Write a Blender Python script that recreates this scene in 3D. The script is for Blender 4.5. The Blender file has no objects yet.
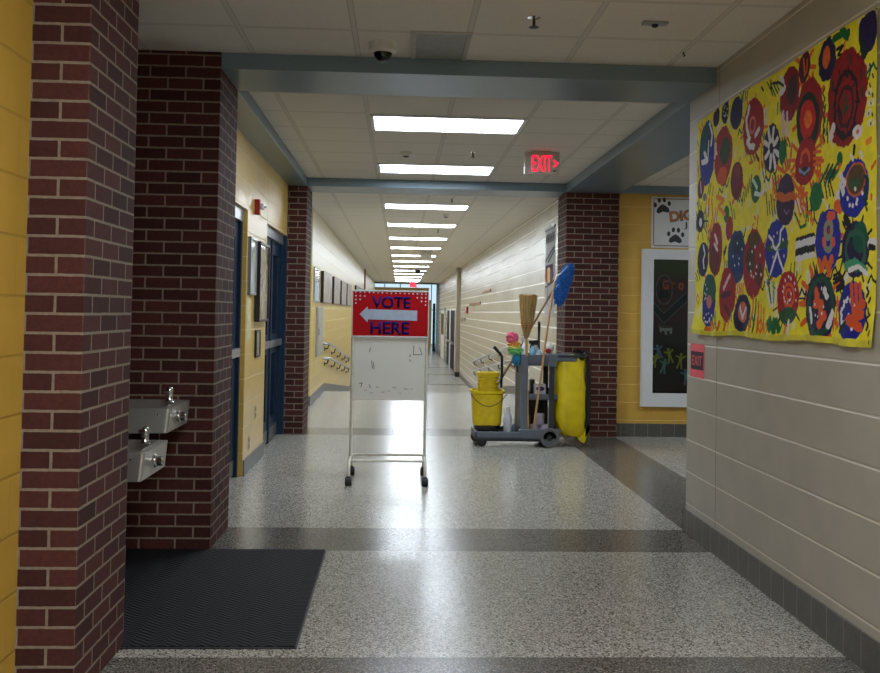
import bpy, bmesh, math, random
import numpy as np
from mathutils import Vector, Matrix
random.seed(7)
scene = bpy.context.scene
C = scene.collection
PI = math.pi

# ------------------------------------------------------------------ camera model
F, PX, PY, YAW, PITCH, ROLL, H = 965.32, 448.23, 289.29, .0501, .0240, .0172, 1.3803
_f = Vector((math.sin(YAW)*math.cos(PITCH), math.cos(YAW)*math.cos(PITCH), math.sin(PITCH)))
_r0 = Vector((math.cos(YAW), -math.sin(YAW), 0)); _u0 = _r0.cross(_f)
_r = _r0*math.cos(ROLL) + _u0*math.sin(ROLL)
_u = _u0*math.cos(ROLL) - _r0*math.sin(ROLL)
def _ray(u, v): return _f + _r*((u-PX)/F) - _u*((v-PY)/F)
def onY(u, v, y):
    d = _ray(u, v); return Vector((0, 0, H)) + d*(y/d.y)
def onX(u, v, x):
    d = _ray(u, v); return Vector((0, 0, H)) + d*(x/d.x)
def onZ(u, v, z):
    d = _ray(u, v); return Vector((0, 0, H)) + d*((z-H)/d.z)

cam = bpy.data.cameras.new('camera'); co = bpy.data.objects.new('camera', cam); C.objects.link(co)
cam.sensor_fit = 'HORIZONTAL'; cam.sensor_width = 36; cam.lens = F/880*36
cam.shift_x = (440-PX)/880; cam.shift_y = (PY-336.5)/880
cam.clip_start = .05; cam.clip_end = 300
M = Matrix((( _r.x, _u.x, -_f.x, 0), (_r.y, _u.y, -_f.y, 0), (_r.z, _u.z, -_f.z, H), (0, 0, 0, 1)))
co.matrix_world = M
scene.camera = co

# ------------------------------------------------------------------ materials
def lin(c):
    return tuple(((x/255)/12.92 if x/255 <= .04045 else ((x/255+.055)/1.055)**2.4) for x in c) + (1,)
class NT:
    def __init__(s, name):
        s.m = bpy.data.materials.new(name); s.m.use_nodes = True
        s.t = s.m.node_tree; s.b = s.t.nodes['Principled BSDF']
    def n(s, typ, **kw):
        k = s.t.nodes.new(typ)
        for a, v in kw.items():
            if a.startswith('i_'): k.inputs[a[2:]].default_value = v
            else: setattr(k, a, v)
        return k
    def l(s, a, b): s.t.links.new(a, b)
    def math(s, op, a, b=None, c=None):
        k = s.n('ShaderNodeMath', operation=op)
        for i, v in enumerate((a, b, c)):
            if v is None: continue
            if isinstance(v, (int, float)): k.inputs[i].default_value = v
            else: s.l(v, k.inputs[i])
        return k.outputs[0]
    def mix(s, f, a, b):
        k = s.n('ShaderNodeMix', data_type='RGBA')
        for i, v in ((0, f), (6, a), (7, b)):
            if isinstance(v, (int, float)): k.inputs[i].default_value = v
            elif isinstance(v, tuple): k.inputs[i].default_value = v
            else: s.l(v, k.inputs[i])
        return k.outputs[2]
    def obj(s):
        return s.n('ShaderNodeTexCoord').outputs['Object']
    def xyz(s, vec):
        k = s.n('ShaderNodeSeparateXYZ'); s.l(vec, k.inputs[0]); return k.outputs
    def ramp(s, fac, stops, interp='LINEAR'):
        k = s.n('ShaderNodeValToRGB'); s.l(fac, k.inputs[0]); cr = k.color_ramp; cr.interpolation = interp
        while len(cr.elements) < len(stops): cr.elements.new(.5)
        for e, (p, c) in zip(cr.elements, stops): e.position = p; e.color = c
        return k.outputs[0]
    def bump(s, h, strength=.3, dist=.005):
        k = s.n('ShaderNodeBump'); k.inputs['Strength'].default_value = strength; k.inputs['Distance'].default_value = dist
        s.l(h, k.inputs['Height']); s.l(k.outputs[0], s.b.inputs['Normal'])
    def set(s, rough=.5, metal=0, spec=.5):
        s.b.inputs['Roughness'].default_value = rough; s.b.inputs['Metallic'].default_value = metal
        s.b.inputs['Specular IOR Level'].default_value = spec

def plain(name, rgb, rough=.5, metal=0, var=.12, scale=18, bump=0, spec=.5):
    """flat paint / plastic / metal with a faint procedural mottling"""
    t = NT(name); t.set(rough, metal, spec)
    nz = t.n('ShaderNodeTexNoise', i_Scale=scale, i_Detail=4.0); t.l(t.obj(), nz.inputs['Vector'])
    c = lin(rgb); d = tuple(x*(1-var) for x in c[:3])+(1,); e = tuple(min(1, x*(1+var)) for x in c[:3])+(1,)
    t.l(t.ramp(nz.outputs[0], [(.3, d), (.7, e)]), t.b.inputs['Base Color'])
    if bump: t.bump(nz.outputs[0], bump, .004)
    return t.m

def brick(name, u0, row0, c1=(82, 42, 36), c2=(58, 30, 27), mortar=(138, 125, 107), corner=-1):
    t = NT(name); t.set(.8, 0, .22)
    x, y, z = t.xyz(t.obj())
    side = t.math('GREATER_THAN', t.math('ABSOLUTE', t.xyz(t.n('ShaderNodeNewGeometry').outputs['True Normal'])[0]), .5)
    u = t.math('ADD', t.math('ADD', x, y), -u0+20.32)
    u = t.math('ADD', u, t.math('MULTIPLY_ADD', side, .0052*(1-corner), .0052*corner)); v = t.math('ADD', z, .0677*row0)
    cv = t.n('ShaderNodeCombineXYZ'); t.l(u, cv.inputs[0]); t.l(v, cv.inputs[1])
    nz0 = t.n('ShaderNodeTexNoise', i_Scale=28.0, i_Detail=2.0); t.l(t.obj(), nz0.inputs['Vector'])
    off = t.n('ShaderNodeVectorMath', operation='MULTIPLY_ADD'); t.l(nz0.outputs['Color'], off.inputs[0])
    off.inputs[1].default_value = (.003, .003, 0); t.l(cv.outputs[0], off.inputs[2])
    b = t.n('ShaderNodeTexBrick', offset=.5, offset_frequency=2, squash=1.0)
    for k, val in (('Color1', lin(c1)), ('Color2', lin(c2)), ('Mortar', lin(mortar)), ('Scale', 1.0), ('Mortar Size', .0052), ('Mortar Smooth', .12), ('Bias', 0.0), ('Brick Width', .2032), ('Row Height', .0677)):
        b.inputs[k].default_value = val
    t.l(off.outputs[0], b.inputs['Vector'])
    nz = t.n('ShaderNodeTexNoise', i_Scale=60.0, i_Detail=5.0, i_Roughness=.7); t.l(t.obj(), nz.inputs['Vector'])
    shade = t.ramp(nz.outputs[0], [(.25, (.62, .62, .62, 1)), (.75, (1.15, 1.12, 1.1, 1))])
    mx = t.n('ShaderNodeMix', data_type='RGBA', blend_type='MULTIPLY'); mx.inputs[0].default_value = 1
    t.l(b.outputs['Color'], mx.inputs[6]); t.l(shade, mx.inputs[7]); t.l(mx.outputs[2], t.b.inputs['Base Color'])
    h = t.math('ADD', t.math('MULTIPLY', b.outputs['Fac'], -1.0), t.math('MULTIPLY', nz.outputs[0], .25))
    t.bump(h, .6, .006)
    return t.m

def block(name, rgb, rough=.42, joint=None, vert=.25, u0=0.0, spec=.5, zg=.1911, top=None, lighten=.45, wide=0):
    """painted concrete block: 203 mm courses with a tooled joint"""
    t = NT(name); t.set(rough, 0, spec)
    o = t.obj(); x, y, z = t.xyz(o)
    zc = t.math('DIVIDE', t.math('ADD', z, 20.32-zg), .2032)
    fz = t.math('FRACT', zc); row = t.math('FLOOR', zc)
    dz = t.math('MULTIPLY', t.math('MINIMUM', fz, t.math('SUBTRACT', 1.0, fz)), .2032)
    u = t.math('DIVIDE', t.math('ADD', t.math('ADD', x, y), 40.64-u0), .4064)
    u = t.math('ADD', u, t.math('MULTIPLY', t.math('MODULO', row, 2.0), .5))
    fu = t.math('FRACT', u); du = t.math('MULTIPLY', t.math('MINIMUM', fu, t.math('SUBTRACT', 1.0, fu)), .4064)
    jz = t.n('ShaderNodeMapRange'); t.l(dz, jz.inputs[0]); jz.inputs[1].default_value = .0025+wide; jz.inputs[2].default_value = .0075+wide; jz.inputs[3].default_value = 1; jz.inputs[4].default_value = 0
    ju = t.n('ShaderNodeMapRange'); t.l(du, ju.inputs[0]); ju.inputs[1].default_value = .002; ju.inputs[2].default_value = .006; ju.inputs[3].default_value = vert; ju.inputs[4].default_value = 0
    j = t.math('MAXIMUM', jz.outputs[0], ju.outputs[0])
    nz = t.n('ShaderNodeTexNoise', i_Scale=5.0, i_Detail=5.0); t.l(o, nz.inputs['Vector'])
    fine = t.n('ShaderNodeTexNoise', i_Scale=180.0, i_Detail=3.0); t.l(o, fine.inputs['Vector'])
    c = lin(rgb)
    base = t.ramp(nz.outputs[0], [(.3, tuple(v*.93 for v in c[:3])+(1,)), (.7, tuple(v*1.05 for v in c[:3])+(1,))])
    if top:
        up = t.n('ShaderNodeMapRange'); t.l(z, up.inputs[0]); up.inputs[1].default_value = top[0]; up.inputs[2].default_value = top[0]+.02
        base = t.mix(up.outputs[0], base, lin(top[1]))
    jc = lin(joint) if joint else tuple(min(1, v*(1+lighten)) for v in c[:3])+(1,)
    # hairline of shadow under the light joint
    sh = t.n('ShaderNodeMapRange'); t.l(t.math('MULTIPLY', t.math('SUBTRACT', 1.0, fz), .2032), sh.inputs[0]); sh.inputs[1].default_value = .005; sh.inputs[2].default_value = .012; sh.inputs[3].default_value = .0; sh.inputs[4].default_value = 0
    t.l(t.mix(t.math('MULTIPLY', j, .8 if not wide else 1.0), base, jc), t.b.inputs['Base Color'])
    h = t.math('ADD', t.math('MULTIPLY', j, -1.0), t.math('MULTIPLY', fine.outputs[0], .12))
    t.bump(h, .5, .005)
    return t.m

def tiles_ceiling(name, x0, y0, rgb=(226, 221, 211)):
    t = NT(name); t.set(.9, 0, .2)
    o = t.obj(); x, y, z = t.xyz(o)
    def edge(c, p0, w):
        f = t.math('FRACT', t.math('DIVIDE', t.math('ADD', c, 60.96-p0), .6096))
        d = t.math('MULTIPLY', t.math('MINIMUM', f, t.math('SUBTRACT', 1.0, f)), .6096)
        return t.math('LESS_THAN', d, w), t.math('LESS_THAN', d, w+.006)
    a1, a2 = edge(x, x0, .011); b1, b2 = edge(y, y0, .011)
    bar = t.math('MAXIMUM', a1, b1); rim = t.math('MAXIMUM', a2, b2)
    sp = t.n('ShaderNodeTexNoise', i_Scale=120.0, i_Detail=4.0, i_Roughness=.8); t.l(o, sp.inputs['Vector'])
    c = lin(rgb)
    tile = t.ramp(sp.outputs[0], [(.36, tuple(v*.82 for v in c[:3])+(1,)), (.46, c)])
    col = t.mix(rim, tile, tuple(v*.68 for v in c[:3])+(1,))  # shadow edge beside the grid bars, put into the tile colour
    col = t.mix(bar, col, tuple(v*.86 for v in c[:3])+(1,))
    t.l(col, t.b.inputs['Base Color'])
    t.bump(t.math('SUBTRACT', sp.outputs[0], t.math('MULTIPLY', t.math('SUBTRACT', rim, bar), 1.0)), .25, .004)
    return t.m

def floor_mat():
    t = NT('terrazzo')
    o = t.obj(); x, y, z = t.xyz(o)
    def inside(c, a, b): return t.math('MULTIPLY', t.math('GREATER_THAN', c, a), t.math('LESS_THAN', c, b))
    bands = None
    for a, b in ((3.28, 3.893), (5.61, 6.195), (10.80, 11.45), (27.9, 28.3), (32.4, 32.8), (36.5, 36.9)):
        k = inside(y, a, b); bands = k if bands is None else t.math('MAXIMUM', bands, k)
    strip = t.math('MULTIPLY', inside(x, 1.858, 2.465), inside(y, 6.0, 11.0))
    right = t.math('MULTIPLY', inside(x, 2.465, 9), inside(y, 6.195, 14))
    bands = t.math('MAXIMUM', t.math('MULTIPLY', bands, t.math('SUBTRACT', 1.0, right)), strip)
    v1 = t.n('ShaderNodeTexVoronoi', i_Scale=195.0); t.l(o, v1.inputs['Vector'])
    v2 = t.n('ShaderNodeTexVoronoi', i_Scale=95.0); t.l(o, v2.inputs['Vector'])
    r1 = t.xyz(v1.outputs['Color'])[0]; r2 = t.xyz(v2.outputs['Color'])[1]
    G = lambda *c: lin(c)
    light = t.ramp(r1, [(0, G(46, 44, 40)), (.17, G(104, 101, 93)), (.34, G(154, 150, 139)), (.62, G(176, 172, 162)), (.84, G(208, 204, 194))], 'CONSTANT')
    dark = t.ramp(r1, [(0, G(56, 54, 50)), (.25, G(90, 87, 80)), (.55, G(108, 104, 96)), (.85, G(142, 137, 128))], 'CONSTANT')
    big = t.math('GREATER_THAN', r2, .86)
    light = t.mix(t.math('MULTIPLY', big, .5), light, G(196, 190, 174))
    nz = t.n('ShaderNodeTexNoise', i_Scale=.9, i_Detail=3.0); t.l(o, nz.inputs['Vector'])
    col = t.mix(bands, light, dark)
    t.l(col, t.b.inputs['Base Color'])
    rr = t.n('ShaderNodeMapRange'); t.l(nz.outputs[0], rr.inputs[0]); rr.inputs[3].default_value = .17; rr.inputs[4].default_value = .28
    t.l(rr.outputs[0], t.b.inputs['Roughness'])
    t.b.inputs['Specular IOR Level'].default_value = .34
    n2 = t.n('ShaderNodeTexNoise', i_Scale=3.0, i_Detail=2.0); t.l(o, n2.inputs['Vector'])
    t.bump(n2.outputs[0], .05, .004)
    return t.m

def emit(name, rgb, s, mottled=True):
    t = NT(name); c = lin(rgb)
    t.b.inputs['Base Color'].default_value = c
    t.b.inputs['Emission Color'].default_value = c; t.b.inputs['Emission Strength'].default_value = s
    t.b.inputs['Roughness'].default_value = .4
    return t.m

def glass(name, tint=(225, 235, 238), refl=.08):
    t = NT(name); t.t.nodes.remove(t.b)
    tr = t.n('ShaderNodeBsdfTransparent'); tr.inputs[0].default_value = lin(tint)
    gl = t.n('ShaderNodeBsdfGlossy'); gl.inputs['Roughness'].default_value = .03
    fr = t.n('ShaderNodeFresnel', i_IOR=1.45)
    mx = t.n('ShaderNodeMixShader'); t.l(fr.outputs[0], mx.inputs[0]); t.l(tr.outputs[0], mx.inputs[1]); t.l(gl.outputs[0], mx.inputs[2])
    t.l(mx.outputs[0], t.t.nodes['Material Output'].inputs[0])
    return t.m

MAT = {}
MAT['brick1'] = brick('brick_pillar_near', -1.099+3.424, 0)
MAT['brick2'] = brick('brick_pillar_second', -1.056+5.61+.1016, 0)
MAT['brick3'] = brick('brick_pillar_third', -1.054+10.84, 0)
MAT['brick4'] = brick('brick_pillar_right', 1.879+10.88, 0, corner=1)
MAT['cream'] = block('cream_block', (172, 166, 151), .45, joint=(222, 214, 196), vert=0.0)
MAT['cream_hall'] = block('cream_block_hall', (190, 184, 168), .26, joint=(250, 247, 238), vert=.3, wide=.005)
MAT['yellow'] = block('yellow_block', (206, 170, 82), .28, joint=(222, 198, 132), vert=.3, lighten=.2)
MAT['yellow_near'] = block('yellow_block_near', (190, 148, 54), .5, joint=(164, 128, 46), vert=.3, lighten=.1)
MAT['yellow_hall'] = block('yellow_block_hall', (212, 180, 94), .28, joint=(232, 212, 154), vert=.3, top=(2.02, (214, 204, 172)))  # cream upper band: ceiling-light glare painted into the yellow wall colour
MAT['yellow_far'] = block('yellow_block_far', (206, 160, 62), .5, joint=(222, 184, 100), vert=.3)
MAT['floor'] = floor_mat()
MAT['ceil1'] = tiles_ceiling('ceiling_tile_entry', .345, 5.09)
MAT['ceil2'] = tiles_ceiling('ceiling_tile_bay', .345, 7.23)
MAT['ceil3'] = tiles_ceiling('ceiling_tile_hall', .345, 13.22)
MAT['beam'] = plain('blue_grey_metal', (118, 138, 150), .34, .25, .05, 2)
MAT['base_tile'] = None
def base_tile():
    t = NT('grey_base_tile'); t.set(.4)
    x, y, z = t.xyz(t.obj())
    u = t.math('ADD', x, y)
    f = t.math('FRACT', t.math('DIVIDE', t.math('ADD', u, 15.44-(1.847+4.688)), .1544))
    d = t.math('MULTIPLY', t.math('MINIMUM', f, t.math('SUBTRACT', 1.0, f)), .1544)
    j = t.math('LESS_THAN', d, .0022)
    nz = t.n('ShaderNodeTexNoise', i_Scale=30.0, i_Detail=4.0); t.l(t.obj(), nz.inputs['Vector'])
    col = t.ramp(nz.outputs[0], [(.3, lin((70, 68, 63))), (.7, lin((84, 82, 76)))])
    t.l(t.mix(j, col, lin((142, 138, 128))), t.b.inputs['Base Color'])
    t.bump(t.math('MULTIPLY', j, -1.0), .5, .003)
    return t.m
MAT['base_tile'] = base_tile()
MAT['base_rubber'] = plain('grey_rubber_base', (92, 92, 88), .4)
MAT['steel'] = plain('stainless_steel', (190, 187, 180), .36, .85, .06, 6)
MAT['chrome'] = plain('chrome', (215, 215, 215), .12, 1, .03)
MAT['dark_steel'] = plain('dark_steel', (50, 50, 50), .4, .6)
MAT['blue_door'] = plain('dark_blue_paint', (10, 36, 58), .45, 0, .1, spec=.3)
MAT['blue_dark'] = plain('dark_blue_glass', (8, 22, 38), .12, 0, .1)
MAT['grey_metal'] = plain('satin_grey_metal', (150, 156, 162), .28, .7, .05)
MAT['white'] = plain('white_paint', (218, 220, 220), .4, var=.03, scale=6)
MAT['offwhite'] = plain('cream_enamel', (226, 222, 204), .35)
MAT['white_plastic'] = plain('white_plastic', (216, 214, 208), .4)
MAT['beige_plastic'] = plain('beige_plastic', (176, 168, 150), .5)
MAT['black'] = plain('black_plastic', (14, 14, 15), .4)
MAT['black_film'] = plain('black_bag_film', (18, 18, 20), .3, bump=.4)
MAT['black_rubber'] = plain('black_rubber', (20, 20, 21), .55)
MAT['red'] = plain('red_sign', (184, 8, 20), .5, 0, .05, spec=.15)
MAT['navy'] = plain('navy_ink', (20, 16, 88), .8, spec=.1)
MAT['arrow'] = plain('pale_blue_ink', (178, 192, 212), .4)
MAT['red_box'] = plain('red_enamel', (150, 22, 22), .35)
MAT['pink_paper'] = plain('pink_paper', (246, 92, 104), .8)
MAT['cart_grey'] = plain('grey_cart_plastic', (92, 100, 110), .5, 0, .08)
MAT['cart_dark'] = plain('dark_grey_cart_plastic', (44, 47, 52), .55)
MAT['yellow_plastic'] = plain('yellow_plastic', (226, 196, 12), .35)
MAT['yellow_vinyl'] = plain('yellow_vinyl', (226, 200, 14), .36, bump=.25, scale=9)
MAT['wood'] = plain('wood_handle', (196, 152, 96), .5, 0, .15, 40)
MAT['wood_dark'] = plain('aged_wood_handle', (130, 104, 74), .5, 0, .15, 40)
MAT['dust_blue'] = plain('blue_yarn', (20, 82, 156), .9, bump=.8, scale=60, var=.35)
MAT['lens'] = emit('lit_lens', (232, 243, 255), 21.0)
MAT['lens_hall'] = emit('lit_lens_hall', (232, 243, 255), 28.0)
MAT['lens_fill'] = emit('fill_lens_entry', (240, 245, 255), 33.0)
MAT['exit_red'] = emit('exit_red_glow', (255, 24, 60), 1.5)
MAT['glass'] = glass('clear_glass')
MAT['clear_plastic'] = plain('translucent_plastic', (190, 194, 198), .3)
MAT['mop_yarn'] = plain('mop_yarn', (150, 146, 136), .9, bump=.6, scale=60)
MAT['tan'] = plain('tan_block', (190, 150, 84), .6)

# ------------------------------------------------------------------ mesh helpers
def box(bm, x0, x1, y0, y1, z0, z1, bev=0, seg=2):
    vs = [bm.verts.new((x, y, z)) for x in (x0, x1) for y in (y0, y1) for z in (z0, z1)]
    fs = [bm.faces.new([vs[i] for i in q]) for q in ((0, 1, 3, 2), (4, 6, 7, 5), (0, 4, 5, 1), (2, 3, 7, 6), (0, 2, 6, 4), (1, 5, 7, 3))]
    if bev:
        es = set(e for f in fs for e in f.edges)
        bmesh.ops.bevel(bm, geom=list(es), offset=bev, segments=seg, affect='EDGES', profile=.5)
    return bm
def frames(pts):
    out = []; n = len(pts); up = None
    for i, p in enumerate(pts):
        a = pts[max(i-1, 0)]; b = pts[min(i+1, n-1)]
        t = (Vector(b)-Vector(a)).normalized()
        if up is None:
            up = Vector((0, 0, 1)) if abs(t.z) < .9 else Vector((1, 0, 0))
        s = t.cross(up).normalized(); up = s.cross(t).normalized(); out.append((Vector(p), s, up))
    return out
def tube(bm, pts, r, seg=10, caps=True, flat=1.0):
    rs = r if isinstance(r, (list, tuple)) else [r]*len(pts)
    rings = []
    for (p, s, u), rr in zip(frames(pts), rs):
        rings.append([bm.verts.new(p + s*math.cos(a)*rr + u*math.sin(a)*rr*flat) for a in (2*PI*k/seg for k in range(seg))])
    for a, b in zip(rings, rings[1:]):
        for k in range(seg): bm.faces.new((a[k], a[(k+1) % seg], b[(k+1) % seg], b[k]))
    if caps:
        bm.faces.new(list(reversed(rings[0]))); bm.faces.new(rings[-1])
    return bm
def lathe(bm, prof, c, axis='Z', seg=20, sx=1, sy=1, cap=True):
    rings = []
    for r, h in prof:
        ring = []
        for k in range(seg):
            a = 2*PI*k/seg; p = (r*sx*math.cos(a), r*sy*math.sin(a), h)
            if axis == 'Y': p = (p[0], p[2], p[1])
            elif axis == 'X': p = (p[2], p[0], p[1])
            ring.append(bm.verts.new((c[0]+p[0], c[1]+p[1], c[2]+p[2])))
        rings.append(ring)
    for a, b in zip(rings, rings[1:]):
        for k in range(seg): bm.faces.new((a[k], a[(k+1) % seg], b[(k+1) % seg], b[k]))
    if cap:
        bm.faces.new(rings[0]); bm.faces.new(rings[-1])
    return bm
def ball(bm, c, rx, ry=None, rz=None, seg=14, rings=9):
    ry = ry or rx; rz = rz or rx
    g = bmesh.ops.create_uvsphere(bm, u_segments=seg, v_segments=rings, radius=1)
    for v in g['verts']: v.co = Vector((c[0]+v.co.x*rx, c[1]+v.co.y*ry, c[2]+v.co.z*rz))
    return bm
# planes: 'Y-' faces the camera, 'X-' is on a right-hand wall, 'X+' on a left-hand wall
def to3(pl, d, a, b):
    if pl == 'Y-': return (a, d, b)
    return (d, a, b)
def prism(bm, poly, pl, d, th):
    """poly: list of (a, z) on the plane at depth d, raised th toward the viewer"""
    s = {'Y-': -1, 'X-': -1, 'X+': 1}[pl]
    A = [bm.verts.new(to3(pl, d, a, b)) for a, b in poly]
    B = [bm.verts.new(to3(pl, d+s*th, a, b)) for a, b in poly]
    n = len(poly)
    bm.faces.new(A); bm.faces.new(B)
    for k in range(n): bm.faces.new((A[k], A[(k+1) % n], B[(k+1) % n], B[k]))
    return bm
def ell(a, b, ra, rb, n=20, rot=0):
    c, s = math.cos(rot), math.sin(rot)
    return [(a+ra*math.cos(t)*c-rb*math.sin(t)*s, b+ra*math.cos(t)*s+rb*math.sin(t)*c) for t in (2*PI*k/n for k in range(n))]
def ribbon(bm, pts, w, pl, d, th):
    for (a0, b0), (a1, b1) in zip(pts, pts[1:]):
        L = math.hypot(a1-a0, b1-b0) or 1; nx, ny = -(b1-b0)/L*w/2, (a1-a0)/L*w/2
        ex, ey = (a1-a0)/L*w*.25, (b1-b0)/L*w*.25
        prism(bm, [(a0+nx-ex, b0+ny-ey), (a0-nx-ex, b0-ny-ey), (a1-nx+ex, b1-ny+ey), (a1+nx+ex, b1+ny+ey)], pl, d, th)
    return bm
def text(bm, s, pl, d, a, b, w, h, th=.001, bold=.0, rot=0):
    """lettering whose lower-left corner (as read) is at (a, b) on the plane; w x h is its size"""
    cu = bpy.data.curves.new('t', 'FONT'); cu.body = s; cu.size = 1; cu.offset = bold
    o = bpy.data.objects.new('t', cu); C.objects.link(o)
    dg = bpy.context.evaluated_depsgraph_get(); dg.update()
    me = bpy.data.meshes.new_from_object(o.evaluated_get(dg))
    bpy.data.objects.remove(o); bpy.data.curves.remove(cu)
    t = bmesh.new(); t.from_mesh(me); bpy.data.meshes.remove(me)
    xs = [v.co.x for v in t.verts]; ys = [v.co.y for v in t.verts]
    x0, x1, y0, y1 = min(xs), max(xs), min(ys), max(ys)
    sgn = -1 if pl == 'X-' else 1
    sd = {'Y-': -1, 'X-': -1, 'X+': 1}[pl]
    ext = bmesh.ops.extrude_face_region(t, geom=t.faces[:])
    top = set(v for v in ext['geom'] if isinstance(v, bmesh.types.BMVert))
    cr, sr = math.cos(rot), math.sin(rot)
    for v in t.verts:
        p = (v.co.x-x0)/(x1-x0)*w; q = (v.co.y-y0)/(y1-y0)*h
        p, q = p*cr-q*sr, p*sr+q*cr
        v.co = Vector(to3(pl, d+(sd*th if v in top else 0), a+sgn*p, b+q))
    me = bpy.data.meshes.new('t'); t.to_mesh(me); t.free(); bm.from_mesh(me); bpy.data.meshes.remove(me)
    return bm

def finish(name, bm, mat, origin, smooth):
    bmesh.ops.recalc_face_normals(bm, faces=bm.faces[:])
    for v in bm.verts: v.co -= Vector(origin)
    me = bpy.data.meshes.new(name); bm.to_mesh(me); bm.free()
    mats = mat if isinstance(mat, list) else [mat]
    for m in mats: me.materials.append(MAT[m] if isinstance(m, str) else m)
    if smooth:
        me.shade_smooth()
        me.set_sharp_from_angle(angle=math.radians(40))
    o = bpy.data.objects.new(name, me); C.objects.link(o)
    return o
def tag(o, label=None, cat=None, group=None, kind=None):
    if label: o['label'] = label
    if cat: o['category'] = cat
    if group: o['group'] = group
    if kind: o['kind'] = kind
    return o
def struct(name, bm, mat, label, cat, smooth=False, origin=(0, 0, 0)):
    return tag(finish(name, bm, mat, origin, smooth), label, cat, None, 'structure')
ORIG = {}
def thing(name, label, cat, loc, group=None, kind=None):
    o = bpy.data.objects.new(name, None); C.objects.link(o); o.location = loc; o.empty_display_size = .1
    tag(o, label, cat, group, kind); ORIG[o] = Vector(loc); return o
def part(name, bm, mat, parent, smooth=True, label=None):
    o = finish(name, bm, mat, ORIG[parent], smooth); o.parent = parent; ORIG[o] = ORIG[parent]
    if label: o['label'] = label
    return o
def single(name, bm, mat, label, cat, group=None, smooth=True, kind=None):
    vs = [v.co for v in bm.verts]
    c = ((min(v.x for v in vs)+max(v.x for v in vs))/2, (min(v.y for v in vs)+max(v.y for v in vs))/2, min(v.z for v in vs))
    o = finish(name, bm, mat, c, smooth); o.location = c; ORIG[o] = Vector(c)
    return tag(o, label, cat, group, kind)
N = bmesh.new

# ------------------------------------------------------------------ the setting
ZC = 2.864; ZB = 2.77
XR = 1.857; XH = 2.0; XL = -1.268
RY0, RY1, RZ = 16.6, 25.2, -.72          # the ramp down the hall

def quad(bm, *p): bm.faces.new([bm.verts.new(q) for q in p])
b = N()
def strip(x0, x1, ya, za, yb, zb): quad(b, (x0, ya, za), (x1, ya, za), (x1, yb, zb), (x0, yb, zb))
strip(-4, 7, -6, 0, RY0, 0); strip(-4, 7, RY0, 0, RY1, RZ); strip(-4, 7, RY1, RZ, 62, RZ)
struct('floor', b, 'floor', 'speckled grey terrazzo floor with darker bands', 'floor')
b = N(); quad(b, (-4, -6, ZC), (7, -6, ZC), (7, 5.9, ZC), (-4, 5.9, ZC))
struct('ceiling', b, 'ceil1', 'dropped tile ceiling of the entry nearest the camera', 'ceiling')
b = N(); quad(b, (-4, 5.9, ZC), (7, 5.9, ZC), (7, 11.1, ZC), (-4, 11.1, ZC))
struct('ceiling', b, 'ceil2', 'tile ceiling framed by blue-grey beams in the middle bay', 'ceiling')
b = N(); quad(b, (-4, 11.1, ZC), (7, 11.1, ZC), (7, 49.6, ZC), (-4, 49.6, ZC))
struct('ceiling', b, 'ceil3', 'long tile ceiling of the far hallway', 'ceiling')
b = N(); quad(b, (-4, 49.6, 3.3), (7, 49.6, 3.3), (7, 62, 3.3), (-4, 62, 3.3)); quad(b, (-4, 49.6, ZC), (7, 49.6, ZC), (7, 49.6, 3.3), (-4, 49.6, 3.3))
struct('ceiling', b, 'white', 'white ceiling of the far lobby', 'ceiling')

# right wall of the entry, with a rounded corner
b = N(); pts = [(XR, -6)] + [(XR+.025-.025*math.cos(a), 6.16-.025+.025*math.sin(a)) for a in (PI/2*k/6 for k in range(7))] + [(7, 6.16), (7, -6)]
lo = [b.verts.new((x, y, 0)) for x, y in pts]; hi = [b.verts.new((x, y, ZC)) for x, y in pts]
for k in range(len(pts)-1): b.faces.new((lo[k], lo[k+1], hi[k+1], hi[k]))
struct('wall_right', b, 'cream', 'cream painted block wall on the right', 'wall', smooth=True)
b = N(); box(b, XR-.010, XR+.02, -5.9, 6.168, 0, .148, .004)
box(b, XR-.010, 5.9, 6.15, 6.17, 0, .148, .004)
struct('baseboard_right', b, 'base_tile', 'dark grey tile baseboard along the cream wall', 'baseboard')
b = N(); box(b, XR-.0008, XR+.001, 5.56, 5.565, .15, ZC)
struct('trim_1', b, plain('caulk_joint', (120, 114, 100), .6), 'thin vertical control joint in the cream wall', 'joint')
# left wall near the camera
b = N(); box(b, -1.5, -1.30, -6, 3.43, 0, ZC)
struct('wall_left', b, 'yellow_near', 'yellow block wall at the left edge', 'wall')
b = N(); quad(b, (-1.5, -6, 0), (7, -6, 0), (7, -6, ZC), (-1.5, -6, ZC))
struct('wall_back', b, 'cream', 'cream wall behind the camera', 'wall')
# alcove of the fountains
b = N(); box(b, -1.85, -1.66, 4.0, 5.62, 0, ZC)
struct('wall_alcove', b, 'brick1', 'brick wall at the back of the fountain alcove', 'wall')
# brick pillars
b = N(); box(b, -1.86, -1.099, 3.424, 4.03, 0, ZC, .003)
struct('trim_2', b, 'brick1', 'red brick pillar nearest the camera at left', 'pillar')
b = N(); box(b, -1.86, -1.056, 5.61, 6.195, 0, ZC, .003)
struct('trim_3', b, 'brick2', 'red brick pillar beside the drinking fountains', 'pillar')
b = N(); box(b, -1.9, -1.054, 10.84, 11.45, 0, ZC, .003)
struct('trim_4', b, 'brick3', 'red brick pillar beyond the second blue door', 'pillar')
b = N(); box(b, 1.879, 2.486, 10.88, 11.47, 0, ZC, .003)
struct('trim_5', b, 'brick4', 'red brick pillar behind the cleaning cart', 'pillar')
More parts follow.
